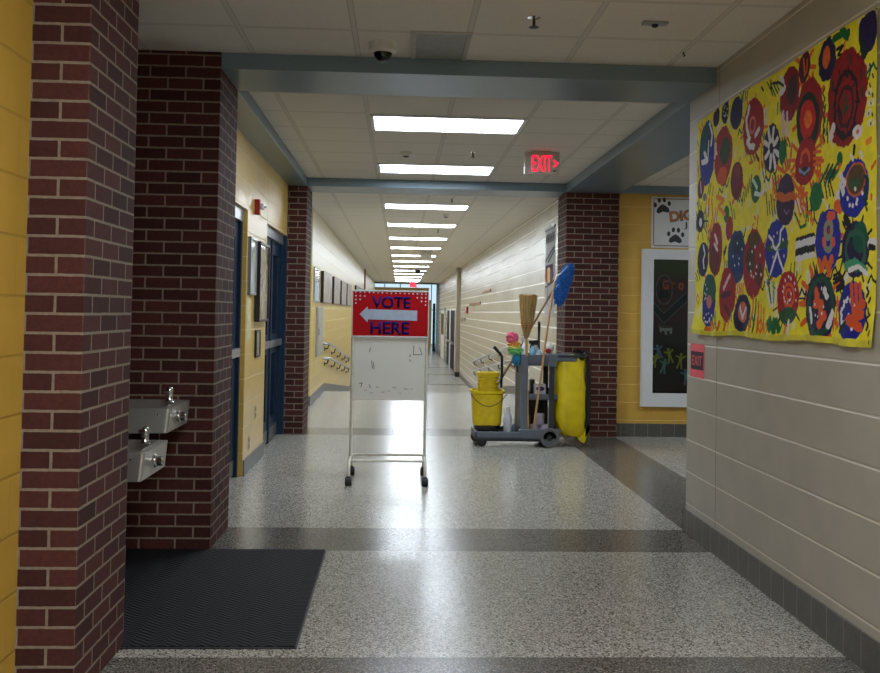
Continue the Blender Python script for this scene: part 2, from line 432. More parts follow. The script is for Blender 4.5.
# left wall of the middle bay with two door openings
b = N()
D1, D2 = (6.195, 8.06), (9.25, 10.84)
box(b, -1.5, XL, D1[1], D2[0], 0, ZC, .006)
box(b, -1.5, XL, D1[0], D1[1], 2.2, ZC); box(b, -1.5, XL, D2[0], D2[1], 2.2, ZC)
box(b, -1.7, -1.5, 6.0, 10.9, 0, ZC)
struct('wall_left_bay', b, 'yellow', 'yellow block wall between the two blue doors', 'wall')
b = N(); box(b, XL-.01, XL+.012, D1[1]+.01, D2[0], 0, .13, .004)
struct('baseboard_left', b, 'base_rubber', 'grey rubber baseboard between the blue doors', 'baseboard')
# yellow wall of the side passage
b = N(); box(b, 2.486, 7, 10.95, 11.4, 0, ZC)
struct('wall_side_passage', b, 'yellow_far', 'yellow block wall with the display case', 'wall')
b = N(); box(b, 2.486, 7, 10.935, 10.96, 0, .15, .004)
struct('baseboard_side_passage', b, 'base_tile', 'dark grey tile baseboard under the display case', 'baseboard')
b = N(); quad(b, (6.9, 6.1, 0), (6.9, 11.2, 0), (6.9, 11.2, ZC), (6.9, 6.1, ZC))
struct('wall_side_end', b, 'cream', 'cream wall at the end of the side passage', 'wall')
# hallway walls
b = N(); box(b, XH, XH+.3, 11.4, 49.6, -.8, ZC)
struct('wall_right_hall', b, 'cream_hall', 'cream block wall of the hallway, right side', 'wall')
b = N(); box(b, XL-.3, XL, 14.0, 49.6, -.8, ZC, .012)
struct('wall_left_hall', b, 'yellow_hall', 'yellow block wall of the hallway, left side', 'wall')
b = N(); box(b, -3.6, -3.4, 11.3, 14.2, 0, ZC); box(b, -3.6, XL-.29, 14.02, 14.3, 0, ZC)
struct('wall_left_recess', b, 'yellow', 'yellow wall of the recess past the third pillar', 'wall')
def hall_base(x0, x1, ya):
    bb = N()
    pf = [(ya, 0), (RY0, 0), (RY1, RZ), (49.6, RZ)]
    A = [[bb.verts.new((x, y, z+dz)) for y, z in pf] for x in (x0, x1) for dz in (0, .14)]
    for k in range(3):
        for i, j in ((0, 1), (1, 3), (3, 2), (2, 0)): bb.faces.new((A[i][k], A[i][k+1], A[j][k+1], A[j][k]))
    bb.faces.new([A[i][0] for i in (0, 1, 3, 2)])
    return bb
struct('baseboard_left_hall', hall_base(XL-.02, XL+.012, 13.98), 'base_rubber', 'grey baseboard following the ramp, left', 'baseboard')
struct('baseboard_right_hall', hall_base(XH+.02, XH-.012, 11.4), 'base_rubber', 'grey baseboard following the ramp, right', 'baseboard')
b = N(); box(b, XL-.05, XL+.05, 34.2, 34.7, RZ, ZC, .01)
struct('trim_6', b, plain('brown_post', (128, 96, 52), .5), 'brown corner post far down the left wall', 'post')
b = N(); box(b, XH-.13, XH+.05, 31.6, 32.2, RZ, ZC, .01)
struct('trim_7', b, plain('taupe_post', (150, 136, 116), .5), 'taupe post on the right hallway wall before the dark doors', 'post')
b = N(); box(b, XH-.15, XH+.05, 31.55, 32.25, RZ, RZ+.16, .01)
struct('baseboard_post', b, 'black_rubber', 'dark base of the taupe hallway post', 'baseboard')
# beams
def beam(n, x0, x1, y0, y1, label):
    bb = N(); box(bb, x0, x1, y0, y1, ZB, ZC+.02, .003); struct('trim_%d' % n, bb, 'beam', label, 'beam')
beam(8, -1.056, 1.870, 5.62, 6.19, 'blue-grey ceiling beam nearest the camera')
beam(9, -1.056, 1.862, 10.84, 11.42, 'blue-grey ceiling beam at the hallway entrance')
beam(10, -1.30, -1.056, 6.19, 10.84, 'blue-grey soffit above the blue doors')
beam(11, 1.862, 2.47, 6.165, 10.88, 'blue-grey soffit over the side passage opening')
bb = N(); box(bb, 2.47, 7, 10.84, 10.96, 2.78, ZC+.02, .003); struct('trim_12', bb, 'beam', 'blue-grey beam above the yellow side wall', 'beam')
bb = N(); box(bb, XL, XH, 49.3, 49.7, 2.80, ZC+.02); box(bb, XH-.12, XH, 49.3, 49.7, RZ, 2.8)
struct('trim_13', bb, 'beam', 'blue-grey frame at the far end of the hallway', 'beam')
# far lobby
b = N(); box(b, -4, 1.62, 53.5, 53.8, RZ, 2.72); box(b, 1.62, 1.74, 53.5, 53.8, RZ, 2.05)
struct('wall_lobby', b, 'tan', 'tan partition in the far lobby', 'wall')
b = N(); quad(b, (-4, 49.6, RZ), (-4, 62, RZ), (-4, 62, 3.3), (-4, 49.6, 3.3)); quad(b, (7, 49.6, RZ), (7, 62, RZ), (7, 62, 3.3), (7, 49.6, 3.3))
struct('wall_lobby_side', b, 'white', 'white side walls of the far lobby', 'wall')
w = thing('window_1', 'bright glazed entrance at the end of the lobby', 'window', (1.5, 61.9, RZ), kind='structure')
b = N()
for k in range(12): box(b, -4+k, -3.94+k, 61.85, 61.95, RZ, 3.3)
for z in (RZ, 1.5, 3.24): box(b, -4, 7, 61.84, 61.96, z, z+.06)
part('window_frame', b, 'grey_metal', w, False)
b = N(); box(b, -3.99, 6.99, 61.89, 61.91, RZ+.05, 3.25); part('pane', b, 'glass', w, False)
w = thing('door_3', 'dark framed glass door in the far lobby', 'door', (2.02, 51.9, RZ), kind='structure')
b = N(); box(b, 1.79, 1.93, 51.85, 51.95, RZ, 1.85, .01); box(b, 2.12, 2.2, 51.85, 51.95, RZ, 1.5, .01); box(b, 1.79, 2.2, 51.86, 51.94, RZ, RZ+.2)
part('door_frame', b, 'blue_dark', w, False)
b = N(); box(b, 1.93, 2.12, 51.89, 51.91, RZ+.2, 1.4); part('pane', b, 'glass', w, False)

# ------------------------------------------------------------------ blue double doors at left
def double_door(n, y0, y1, label):
    x = XL-.07
    d = thing('door_%d' % n, label, 'door', (x, (y0+y1)/2, 0), kind='structure')
    fr = N()
    box(fr, x-.06, x+.035, y0, y1, 2.10, 2.2, .003)
    part('door_head', fr, 'grey_metal', d, False)
    fr = N(); box(fr, x-.06, x+.03, y0, y0+.05, 0, 2.1, .003); box(fr, x-.06, x+.03, y1-.05, y1, 0, 2.1, .003); box(fr, x-.06, x+.02, (y0+y1)/2-.03, (y0+y1)/2+.03, 0, 2.1, .003)
    if n == 2: box(fr, x-.06, XL+.004, y1-.045, y1, 0, 2.2, .003)
    part('door_frame', fr, 'blue_door', d, False)
    for a, c in ((y0+.05, (y0+y1)/2-.03), ((y0+y1)/2+.03, y1-.05)):
        lf = N(); t = .045
        box(lf, x-t, x, a, a+.13, .02, 2.1, .003); box(lf, x-t, x, c-.13, c, .02, 2.1, .003)
        box(lf, x-t, x, a+.13, c-.13, 1.96, 2.1); box(lf, x-t, x, a+.13, c-.13, .02, .24)
        box(lf, x-t, x, a+.13, c-.13, .92, 1.12)
        m = (a+c)/2
        leaf = part('leaf', lf, 'blue_door', d, False)
        gl = N(); box(gl, x-.03, x-.018, a+.12, c-.12, .23, 1.97); part('pane', gl, 'blue_dark', leaf, False)
        pb = N(); box(pb, x, x+.045, a+.03, c-.02, .99, 1.06, .008); part('panic_bar', pb, 'grey_metal', leaf, False)
        kp = N(); box(kp, x, x+.004, a+.01, c-.01, .02, .14); part('kick_plate', kp, 'base_rubber', leaf, False)
    return d
double_door(1, D1[0], D1[1], 'dark blue double door behind the second brick pillar')
double_door(2, D2[0], D2[1], 'dark blue double door beside the third brick pillar')

# dark doors far down the right wall
dd = thing('door_4', 'dark blue double door far down the right hallway wall', 'door', (XH, 36.9, RZ), kind='structure')
b = N(); box(b, XH-.03, XH+.02, 34.1, 39.8, RZ, RZ+2.25, .01); box(b, XH-.07, XH, 36.7, 37.2, RZ, RZ+2.2, .01); part('door_frame', b, 'white', dd, False)
for a in (34.3, 37.1):
    b = N(); box(b, XH-.045, XH, a, a+2.4, RZ+.02, RZ+2.18, .005); lf = part('leaf', b, plain('navy_door', (12, 22, 36), .7, spec=.2), dd, False)
    b = N(); box(b, XH-.09, XH-.045, a+.1, a+2.4, RZ+.95, RZ+1.03, .01); part('panic_bar', b, 'grey_metal', lf, False)
dd = thing('door_5', 'white door far down the right hallway wall', 'door', (XH, 44, RZ), kind='structure')
b = N(); box(b, XH-.03, XH+.02, 41.8, 45.6, RZ, RZ+2.3, .01); part('door_frame', b, 'grey_metal', dd, False)
b = N(); box(b, XH-.045, XH, 42.1, 45.3, RZ+.02, RZ+2.2, .01); lf = part('leaf', b, 'white', dd, False)
b = N(); box(b, XH-.055, XH-.04, 42.5, 44.9, RZ+1.1, RZ+2.05, .01); part('pane', b, 'blue_dark', lf, False)

# ------------------------------------------------------------------ ceiling lights
ordinal = ['nearest', 'second', 'third', 'fourth', 'fifth', 'sixth', 'seventh', 'eighth', 'ninth', 'tenth', 'eleventh', 'twelfth', 'thirteenth', 'fourteenth']
LY = [7.26, 9.65, 13.22, 16.13, 19.12, 22.02, 25.1, 27.95, 31.1, 34.4, 37.3, 40.6, 43.7, 46.5]
def light(x0, y0, label, lens='lens', group='lit ceiling panels'):
    t = thing('ceiling_light', label, 'ceiling light', (x0+.61, y0+.305, ZC), group)
    f = N()
    for q in ((0, 1.20, 0, .03), (0, 1.20, .58, .61), (0, .03, .03, .58), (1.17, 1.20, .03, .58)):
        box(f, x0+q[0], x0+q[1], y0+q[2], y0+q[3], ZC-.012, ZC+.005)
    part('frame', f, 'white', t, False)
    l = N(); box(l, x0+.03, x0+1.17, y0+.03, y0+.58, ZC-.007, ZC+.004); part('lens', l, lens, t, False)
for k, y in enumerate(LY):
    if k == 0: lb = 'lit ceiling panel nearest the camera, under the first beam'
    elif k == 1: lb = 'lit ceiling panel just before the hallway beam, second from the camera'
    elif k == 2: lb = 'first lit ceiling panel beyond the hallway beam'
    else: lb = '%s lit ceiling panel along the hallway, counting from the camera' % ordinal[k]
    light(-.25, y, lb, 'lens' if k < 2 else 'lens_hall')
for k, (x, y) in enumerate(((-.264, 1.43), (-.264, -1.0), (-.264, -3.4))):  # out-of-view panels added as fill light for the entry
    light(x, y, 'unseen ceiling panel added as fill light over the entry, %s behind the camera' % ('just overhead and slightly', 'a few steps', 'farthest')[k], 'lens_fill', 'added entry fill panels')
light(4.0, 8.45, 'unseen ceiling panel added to light the side passage', 'lens', 'added side passage panels')  # added panel, never in view, only lights the side passage

# ------------------------------------------------------------------ ceiling fittings
def sprinkler(p, label):
    t = thing('sprinkler', label, 'sprinkler', (p.x, p.y, ZC), 'ceiling sprinklers')
    b = N(); lathe(b, [(.034, .004), (.034, 0), (.034, -.004), (.012, -.010)], (p.x, p.y, ZC), seg=16); part('escutcheon', b, 'chrome', t)
    b = N(); tube(b, [(p.x, p.y, ZC-.008), (p.x, p.y, ZC-.05)], .008, 8); lathe(b, [(.024, -.050), (.026, -.053), (.006, -.056)], (p.x, p.y, ZC), seg=12)
    part('deflector', b, 'dark_steel', t)
sprinkler(onZ(534, 17, ZC), 'sprinkler head on the entry ceiling, nearest the camera')
sprinkler(onZ(473, 152, ZC), 'sprinkler head between the two nearest lit panels')
sprinkler(onZ(452, 198, ZC), 'sprinkler head just beyond the hallway beam')
sprinkler(onZ(438, 229.5, ZC), 'sprinkler head farther down the hallway ceiling, beyond the fourth lit panel')
p = onZ(383, 43, ZC)
t = thing('security_camera', 'white dome security camera on the entry ceiling by the beam', 'camera', (p.x, p.y, ZC))
b = N(); lathe(b, [(.076, .004), (.078, -.02), (.074, -.045), (.05, -.052)], (p.x, p.y, ZC), seg=28); part('housing', b, 'white_plastic', t)
b = N(); lathe(b, [(.052, -.048), (.051, -.062), (.045, -.082), (.03, -.098), (.01, -.106)], (p.x, p.y, ZC), seg=24)
dm = part('dome', b, plain('smoked_dome', (8, 10, 22), .06, 0, .05), t)
b = N(); lathe(b, [(.053, -.046), (.056, -.052), (.053, -.058)], (p.x, p.y, ZC), seg=24, cap=False); part('collar', b, 'white_plastic', t)
b = N(); box(b, .065, .335, 5.09, 5.60, ZC-.006, ZC+.004, .002)
o = thing('ceiling_panel', 'flat grey panel set in the ceiling beside the dome camera', 'panel', (.2, 5.34, ZC))
part('panel', b, plain('grey_panel', (136, 138, 132), .5), o, False)
b = N()
for x0, x1, y0, y1 in ((.035, .065, 5.08, 5.61), (.335, .36, 5.08, 5.61), (.035, .36, 5.06, 5.09)): box(b, x0, x1, y0, y1, ZC-.008, ZC+.004)
part('frame', b, plain('panel_frame', (178, 174, 166), .6), o, False)
p = onZ(655, 22, ZC)
t = thing('ceiling_sensor', 'small grey sensor box on the entry ceiling near the mural', 'sensor', (p.x, p.y, ZC))
b = N(); box(b, p.x-.065, p.x+.065, p.y-.025, p.y+.025, ZC-.014, ZC, .004); part('plate', b, 'grey_metal', t, False)
b = N(); ball(b, (p.x, p.y, ZC-.018), .018, .018, .012); part('eye', b, 'black', t)
p = onZ(683.5, 52, ZC)
b = N(); tube(b, [(p.x, p.y, ZC), (p.x, p.y, ZC-.012), (p.x+.008, p.y, ZC-.02), (p.x, p.y, ZC-.026)], .005, 8)
single('ceiling_hook', b, 'black', 'tiny black hook in the ceiling left of the mural', 'hook')
def detector(p, label, r=.055):
    t = thing('smoke_detector', label, 'smoke detector', (p.x, p.y, ZC), 'smoke detectors')
    b = N(); lathe(b, [(r, 0), (r, -.012), (r*.8, -.03), (r*.45, -.042)], (p.x, p.y, ZC), seg=20); part('housing', b, 'white_plastic', t)
    b = N(); lathe(b, [(r*.55, -.036), (r*.5, -.048), (r*.2, -.052)], (p.x, p.y, ZC), seg=16); part('sensor', b, 'dark_steel', t)
detector(onZ(406, 152, ZC), 'round smoke detector left of the second lit panel')
detector(onZ(446, 214.5, ZC), 'small round detector just behind the first hallway panel')
# beige box hanging in front of the seventh light and a black dome beyond
p = onZ(426, 257.5, 2.70)
p = onY(426, 255.5, 23.6)
t = thing('ceiling_box', 'beige box hanging from the hallway ceiling before a lit panel', 'box', (p.x, 23.6, ZC))
b = N(); box(b, p.x-.14, p.x+.14, 23.5, 23.7, p.z-.07, p.z+.07, .01); part('body', b, 'beige_plastic', t)
b = N(); tube(b, [(p.x, 23.6, p.z+.06), (p.x, 23.6, ZC)], .02, 8); part('stem', b, 'beige_plastic', t)
p = onY(417.5, 273.5, 34)
t = thing('security_camera', 'black dome camera far down the hallway ceiling', 'camera', (p.x, 34, ZC))
b = N(); lathe(b, [(.10, .004), (.10, -.05), (.08, -.06)], (p.x, 34, ZC), seg=18); part('housing', b, 'dark_steel', t)
b = N(); lathe(b, [(.09, -.055), (.08, -.11), (.04, -.15)], (p.x, 34, ZC), seg=18); part('dome', b, 'black', t)

# exit signs
ex = 8.68
a0 = onY(525.5, 151.5, ex); a1 = onY(559, 175, ex)
cx = (a0.x+a1.x)/2; z1 = 2.853; z0 = 2.65; hw = .157
t = thing('exit_sign', 'red glowing exit sign hanging from the bay ceiling', 'exit sign', (cx, ex, ZC))
b = N(); box(b, cx-hw, cx+hw, ex, ex+.045, z0, z1, .004); part('housing', b, 'beige_plastic', t, False)
b = N(); box(b, cx-.085, cx+.085, ex+.005, ex+.04, z1-.002, ZC, .004); part('canopy', b, 'beige_plastic', t, False)
b = N(); text(b, 'EXIT', 'Y-', ex, cx-hw+.062, z0+.022, .185, .15, .003, .012); part('lettering', b, 'exit_red', t, False, 'glowing red letters EXIT')
b = N(); ribbon(b, [(cx+.105, z0+.125), (cx+.14, z0+.098), (cx+.105, z0+.068)], .016, 'Y-', ex, .003); part('arrow', b, 'exit_red', t, False)
b = N(); box(b, cx+.10, cx+.128, ex-.003, ex+.001, z0+.024, z0+.038); part('test_button', b, 'black', t, False)
b = N(); box(b, cx-hw-.004, cx-hw, ex-.002, ex+.047, z0+.002, z1-.04); part('side_cap', b, 'white', t, False)
e0 = onY(413, 284.8, 48.6)
t = thing('exit_sign', 'tiny pink-red exit sign at the far end of the hallway', 'exit sign', (e0.x, 48.6, ZC))
b = N(); box(b, e0.x-.16, e0.x+.16, 48.58, 48.64, e0.z-.12, e0.z+.12, .01); part('housing', b, emit('far_exit_face', (235, 60, 80), 1.2), t, False)
b = N(); box(b, e0.x-.05, e0.x+.05, 48.59, 48.63, e0.z+.11, ZC); part('canopy', b, 'white', t, False)
b = N(); text(b, 'EXIT', 'Y-', 48.58, e0.x-.12, e0.z-.075, .24, .15, .004, .01); part('lettering', b, 'exit_red', t, False)

# ------------------------------------------------------------------ wall-hung drinking fountains
def fountain(y0, y1, zr, label, h):
    x0, x1 = -1.662, -1.16
    t = thing('drinking_fountain', label, 'drinking fountain', (x0, (y0+y1)/2, zr-h), 'stainless drinking fountains')
    b = N()
    # body: front corners rounded, the underside rising a little toward the wall
    plan = [(x0, y0), (x1-.014, y0), (x1-.004, y0+.004), (x1, y0+.014), (x1, y1-.014), (x1-.004, y1-.004), (x1-.014, y1), (x0, y1)]
    top = [b.verts.new((x, y, zr)) for x, y in plan]
    lower = [b.verts.new((x+(-.012 if x > -1.3 else 0), y, zr-h+(0 if x > -1.3 else -.01))) for x, y in plan]
    n = len(plan)
    for k in range(n): b.faces.new((lower[k], lower[(k+1) % n], top[(k+1) % n], top[k]))
    b.faces.new(list(reversed(lower)))
    # rim and sunken basin
    cx, cy = (x0+x1)/2-.01, (y0+y1)/2
    inset = [(cx+(x-cx)*.86, cy+(y-cy)*.86) for x, y in plan]
    ins2 = [(cx+(x-cx)*.74, cy+(y-cy)*.74) for x, y in plan]
    r1 = [b.verts.new((x, y, zr+.004)) for x, y in inset]; r2 = [b.verts.new((x, y, zr-.035)) for x, y in ins2]
    for A, B in ((top, r1), (r1, r2)):
        for k in range(n): b.faces.new((A[k], A[(k+1) % n], B[(k+1) % n], B[k]))
    b.faces.new(r2)
    body = part('basin', b, 'steel', t, False)
    for xx in (-1.55, -1.47, -1.22):
        b = N(); lathe(b, [(.006, 0), (.005, -.004)], (xx, y0, zr-.028), 'Y', 8); part('rivet', b, 'chrome', body)
    b = N(); bx, by = -1.235, cy+.07
    lathe(b, [(.026, zr-.006), (.026, zr+.006), (.019, zr+.014), (.018, zr+.05), (.021, zr+.056), (.021, zr+.072), (.014, zr+.084), (.004, zr+.088)], (bx, by, 0), seg=16)
    tube(b, [(bx, by, zr+.06), (bx-.03, by, zr+.066)], .011, 10)
    part('bubbler', b, 'chrome', t)
    b = N(); lathe(b, [(.032, 0), (.032, .008), (.024, .012), (.022, .034), (.014, .04)], (x1, cy-.03, zr-h*.5), 'X', 18); part('push_button', b, 'chrome', t)
    b = N(); lathe(b, [(.03, zr-.036), (.03, zr-.031), (.01, zr-.03)], (cx-.02, cy, 0), seg=14); part('drain', b, 'dark_steel', t)
    b = N(); box(b, x0, x0+.22, cy-.13, cy+.13, zr-h-.16, zr-h+.02, .01); part('bracket', b, 'dark_steel', t, False)
fountain(5.0, 5.48, .866, 'higher stainless drinking fountain beside the brick pillar', .125)
fountain(4.52, 4.985, .708, 'lower stainless drinking fountain, nearer the camera', .13)

# ------------------------------------------------------------------ rubber mat
def mat_material():
    t = NT('ribbed_black_mat'); t.set(.7, 0, .15)
    x, y, z = t.xyz(t.obj())
    band = t.math('MULTIPLY', t.math('FLOOR', t.math('DIVIDE', t.math('ADD', x, 20.0), .07)), 1.0)
    sgn = t.math('SUBTRACT', t.math('MULTIPLY', t.math('MODULO', band, 2.0), 2.0), 1.0)
    w = t.math('SINE', t.math('MULTIPLY', t.math('ADD', y, t.math('MULTIPLY', t.math('MULTIPLY', x, sgn), .8)), 200.0))
    edge = t.math('GREATER_THAN', x, .555)
    w2 = t.math('SINE', t.math('MULTIPLY', y, 300.0))
    hh = t.math('ADD', t.math('MULTIPLY', w, t.math('SUBTRACT', 1.0, edge)), t.math('MULTIPLY', w2, edge))
    t.l(t.ramp(t.math('MULTIPLY_ADD', hh, .5, .5), [(.2, lin((8, 9, 11))), (.9, lin((46, 47, 51)))]), t.b.inputs['Base Color'])
    t.bump(hh, .8, .003)
    return t.m
t = thing('floor_mat', 'black ribbed rubber mat on the floor under the fountains', 'mat', (-1.02, 4.795, 0))
b = N(); box(b, -1.645, -.40, 3.995, 5.60, 0.0005, .010, .004)
part('mat', b, mat_material(), t, False)
b = N(); box(b, -1.645, -.398, 3.985, 4.01, 0.0005, .006, .002); box(b, -.425, -.392, 3.985, 5.605, 0.0005, .006, .002)
part('edge_strip', b, 'black_rubber', t, False)

# ------------------------------------------------------------------ left bay wall things
def picture(y0, y1, z0, z1, x, depth, label, cols, name='framed_picture', frame='black', group='framed pictures'):
    t = thing(name, label, 'picture', (x, (y0+y1)/2, z0), group)
    b = N(); w = .022 if name == 'framed_picture' else .004*(y1-y0)
    for q in ((y0, y1, z0, z0+w), (y0, y1, z1-w, z1), (y0, y0+w, z0+w, z1-w), (y1-w, y1, z0+w, z1-w)): box(b, x-.003, x+depth, q[0], q[1], q[2], q[3], .002)
    part('frame', b, frame, t, False)
    b = N(); box(b, x-.003, x+depth*(.7 if name == 'framed_picture' else 1), y0+w, y1-w, z0+w, z1-w)
    pm = NT('picture_print'); pm.set(.08 if name == 'framed_picture' else .3, 0, .6)
    tc = pm.obj(); nz = pm.n('ShaderNodeTexNoise', i_Scale=4.0, i_Detail=6.0, i_Distortion=.8); pm.l(tc, nz.inputs['Vector'])
    pm.l(pm.ramp(nz.outputs[0], [(.3, lin(cols[0])), (.5, lin(cols[1])), (.7, lin(cols[2]))]), pm.b.inputs['Base Color'])
    part('print', b, pm.m, t, False)
P3 = ((120, 104, 84), (168, 154, 130), (204, 196, 178))
picture(8.09, 8.42, 1.50, 1.985, XL, .03, 'glazed picture nearest the first blue door', ((150, 150, 140), (190, 192, 186), (220, 222, 220)), frame='grey_metal')
picture(8.50, 9.10, 1.27, 1.975, XL, .05, 'tall glazed picture with a black edge beside the second blue door', P3)
picture(8.57, 8.83, .955, 1.195, XL, .02, 'small black framed picture under the tall glazed one', ((60, 66, 70), (120, 124, 120), (200, 200, 194)))
b = N(); box(b, XL-.001, XL+.004, 8.10, 8.30, 1.12, 1.47, .001)
single('notice_sheet', b, plain('pale_paper', (206, 196, 150), .7), 'narrow pale paper notice on the yellow wall below the first picture', 'paper', smooth=False)
for (u, v, lb) in ((255, 412, 'small dark wall socket, the upper of two near the baseboard'), (248.5, 443, 'small wall socket low on the yellow wall, nearest the first blue door')):
    p = onX(u, v, XL)
    t = thing('wall_socket', lb, 'socket', (XL, p.y, p.z), 'wall sockets')
    b = N(); box(b, XL-.002, XL+.006, p.y-.037, p.y+.037, p.z-.058, p.z+.058, .002); part('plate', b, 'beige_plastic', t, False)
    b = N()
    for dz in (-.025, .025): box(b, XL+.005, XL+.008, p.y-.02, p.y+.02, p.z+dz-.016, p.z+dz+.016, .001)
    part('outlet', b, 'black', t, False)
p = onX(255.3, 207, XL)
t = thing('fire_alarm', 'red fire alarm strobe high on the yellow wall', 'fire alarm', (XL, p.y, p.z-.065))
b = N(); box(b, XL-.002, XL+.045, p.y-.042, p.y+.042, p.z-.065, p.z+.065, .006); part('body', b, 'red_box', t, False)
b = N(); box(b, XL+.05, XL+.075, p.y-.03, p.y+.03, p.z-.02, p.z+.03, .006); box(b, XL+.07, XL+.1, p.y-.008, p.y+.008, p.z-.004, p.z+.01, .003); part('strobe', b, 'white_plastic', t, False)

# hallway left wall things
picture(14.25, 15.15, 1.50, 2.02, XL, .02, 'glazed picture nearest the hallway end of the third pillar', ((150, 146, 130), (196, 194, 184), (226, 226, 220)), frame='grey_metal')
PH = ((96, 86, 78), (142, 128, 116), (190, 180, 170))
for k, (a, c) in enumerate(((15.55, 17.45), (18.05, 19.85), (20.4, 22.2), (22.65, 24.6))):
    picture(a, c, 1.505, 2.015, XL, .05, '%s of the four dark edged hallway pictures, counting from the pillar' % ('first', 'second', 'third', 'fourth')[k], PH, 'canvas_picture', 'black', 'hallway pictures')
picture(27.2, 32.5, 1.65, 2.10, XL, .05, 'dark patterned picture far down the hall, above the voting sign', ((40, 34, 34), (90, 80, 74), (150, 140, 130)), 'canvas_picture', 'black', 'hallway pictures')
t = thing('wall_cabinet', 'slim grey metal cabinet on the yellow hallway wall', 'cabinet', (XL, 15.35, .67))
b = N(); box(b, XL-.002, XL+.03, 14.8, 15.9, .67, 1.43, .006); part('body', b, plain('grey_enamel', (158, 156, 146), .4), t, False)
b = N(); box(b, XL+.03, XL+.036, 14.84, 15.86, .71, 1.39, .003); dr = part('door', b, plain('grey_enamel_door', (168, 166, 156), .35), t, False)
b = N(); box(b, XL+.036, XL+.045, 14.88, 14.93, 1.0, 1.1, .003); part('latch', b, 'chrome', dr, False)

# ramp handrails
def handrail(x, s, ya, yb, dz, label, mat):
    def fz(y): return 0 if y < RY0 else max(RZ, (y-RY0)/(RY1-RY0)*RZ)
    xx = x+s*.075
    t = thing('handrail', label, 'handrail', (x, (ya+yb)/2, fz((ya+yb)/2)+dz), 'ramp handrails')
    pts = [(x, ya, fz(ya)+dz), (xx-s*.02, ya, fz(ya)+dz), (xx, ya+.04, fz(ya)+dz)]+[(xx, ya+(yb-ya)*k/12, fz(ya+(yb-ya)*k/12)+dz) for k in range(1, 12)]+[(xx, yb-.04, fz(yb)+dz), (xx-s*.02, yb, fz(yb)+dz), (x, yb, fz(yb)+dz)]
    b = N(); tube(b, pts, .021, 10); part('rail', b, mat, t)
    for k in range(5):
        y = ya+.3+(yb-ya-.6)*k/4; z = fz(y)+dz
        b = N(); tube(b, [(x, y, z-.10), (xx-s*.02, y, z-.09), (xx, y, z-.015)], .012, 8); lathe(b, [(.035, 0), (.03, s*.012)], (x, y, z-.10), 'X', 12)
        part('bracket', b, 'dark_steel', t)
handrail(XL, 1, 16.3, 23.7, .82, 'upper steel handrail on the yellow ramp wall', 'grey_metal')
handrail(XL, 1, 16.3, 23.7, .57, 'lower steel handrail on the yellow ramp wall', 'grey_metal')
handrail(XH, -1, 16.3, 25.0, .82, 'upper steel handrail on the cream ramp wall behind the cart', 'grey_metal')
handrail(XH, -1, 16.3, 25.0, .57, 'lower steel handrail on the cream ramp wall behind the cart', 'grey_metal')

# hallway right wall things
t = thing('wall_banner', 'grey hanging banner with dark and purple marks beside the right pillar', 'banner', (XH, 12.8, 1.35))
b = N(); box(b, XH-.004, XH+.001, 12.40, 13.22, 1.35, 2.53, .001); part('sheet', b, plain('grey_fabric', (150, 148, 146), .8), t, False)
def ban(pts, w, d=.004): return [(13.22-.82*u, 2.53-1.18*v) for u, v in pts]
b = N()
for u in (.08, .25, .42, .6, .78):
    ribbon(b, ban([(u, .16), (u+.03, .07), (u+.09, .15), (u+.14, .06)], 0), .022, 'X-', XH-.004, .003)
ribbon(b, ban([(.05, .36), (.5, .29), (.95, .23)], 0), .035, 'X-', XH-.004, .003)
ribbon(b, ban([(.3, .38), (.95, .27)], 0), .03, 'X-', XH-.004, .003)
ribbon(b, ban([(.05, .66), (.5, .64), (.95, .6)], 0), .022, 'X-', XH-.004, .003)
part('dark_marks', b, plain('banner_black', (34, 32, 38), .8), t, False)
b = N()
for u in (.08, .22, .38, .54, .7): ribbon(b, ban([(u, .5), (u+.02, .43), (u+.1, .5), (u+.12, .42)], 0), .05, 'X-', XH-.004, .003)
part('purple_marks', b, plain('banner_purple', (74, 30, 78), .8), t, False)
for c0, c1, nm, colr in ((-1, 1, 'oval_outline', (30, 26, 30)), (-.88, -.30, 'red_stripe', (150, 36, 40)), (-.30, .32, 'yellow_stripe', (200, 172, 80)), (.32, .88, 'purple_stripe', (96, 44, 100))):
    yc_, zc_, ra_, rb_ = 12.86, onX(548.5, 275.5, XH).z, .36, .12
    k2 = 1.0 if nm == 'oval_outline' else .86
    pts_ = []
    for k in range(13): q = c0+(c1-c0)*k/12; pts_.append((q, math.sqrt(max(0, 1-q*q))))
    pts_ = pts_ + [(q, -h_) for q, h_ in reversed(pts_)]
    b = N(); prism(b, [(yc_-q*ra_*(1 if k2 == 1 else .95), zc_+h_*rb_*k2) for q, h_ in pts_ if True], 'X-', XH-.004, .003 if k2 == 1 else .005)
    bmesh.ops.remove_doubles(b, verts=b.verts[:], dist=.0005)
    part(nm, b, plain('banner_'+nm, colr, .8), t, False)
b = N(); ribbon(b, [(12.98, 1.80), (12.98, 1.52)], .05, 'X-', XH-.004, .003); part('stick_mark', b, plain('banner_tan', (150, 110, 80), .8), t, False)
b = N(); box(b, XH-.012, XH+.001, 12.38, 13.24, 2.515, 2.545, .003); part('hanging_rod', b, 'dark_steel', t, False)

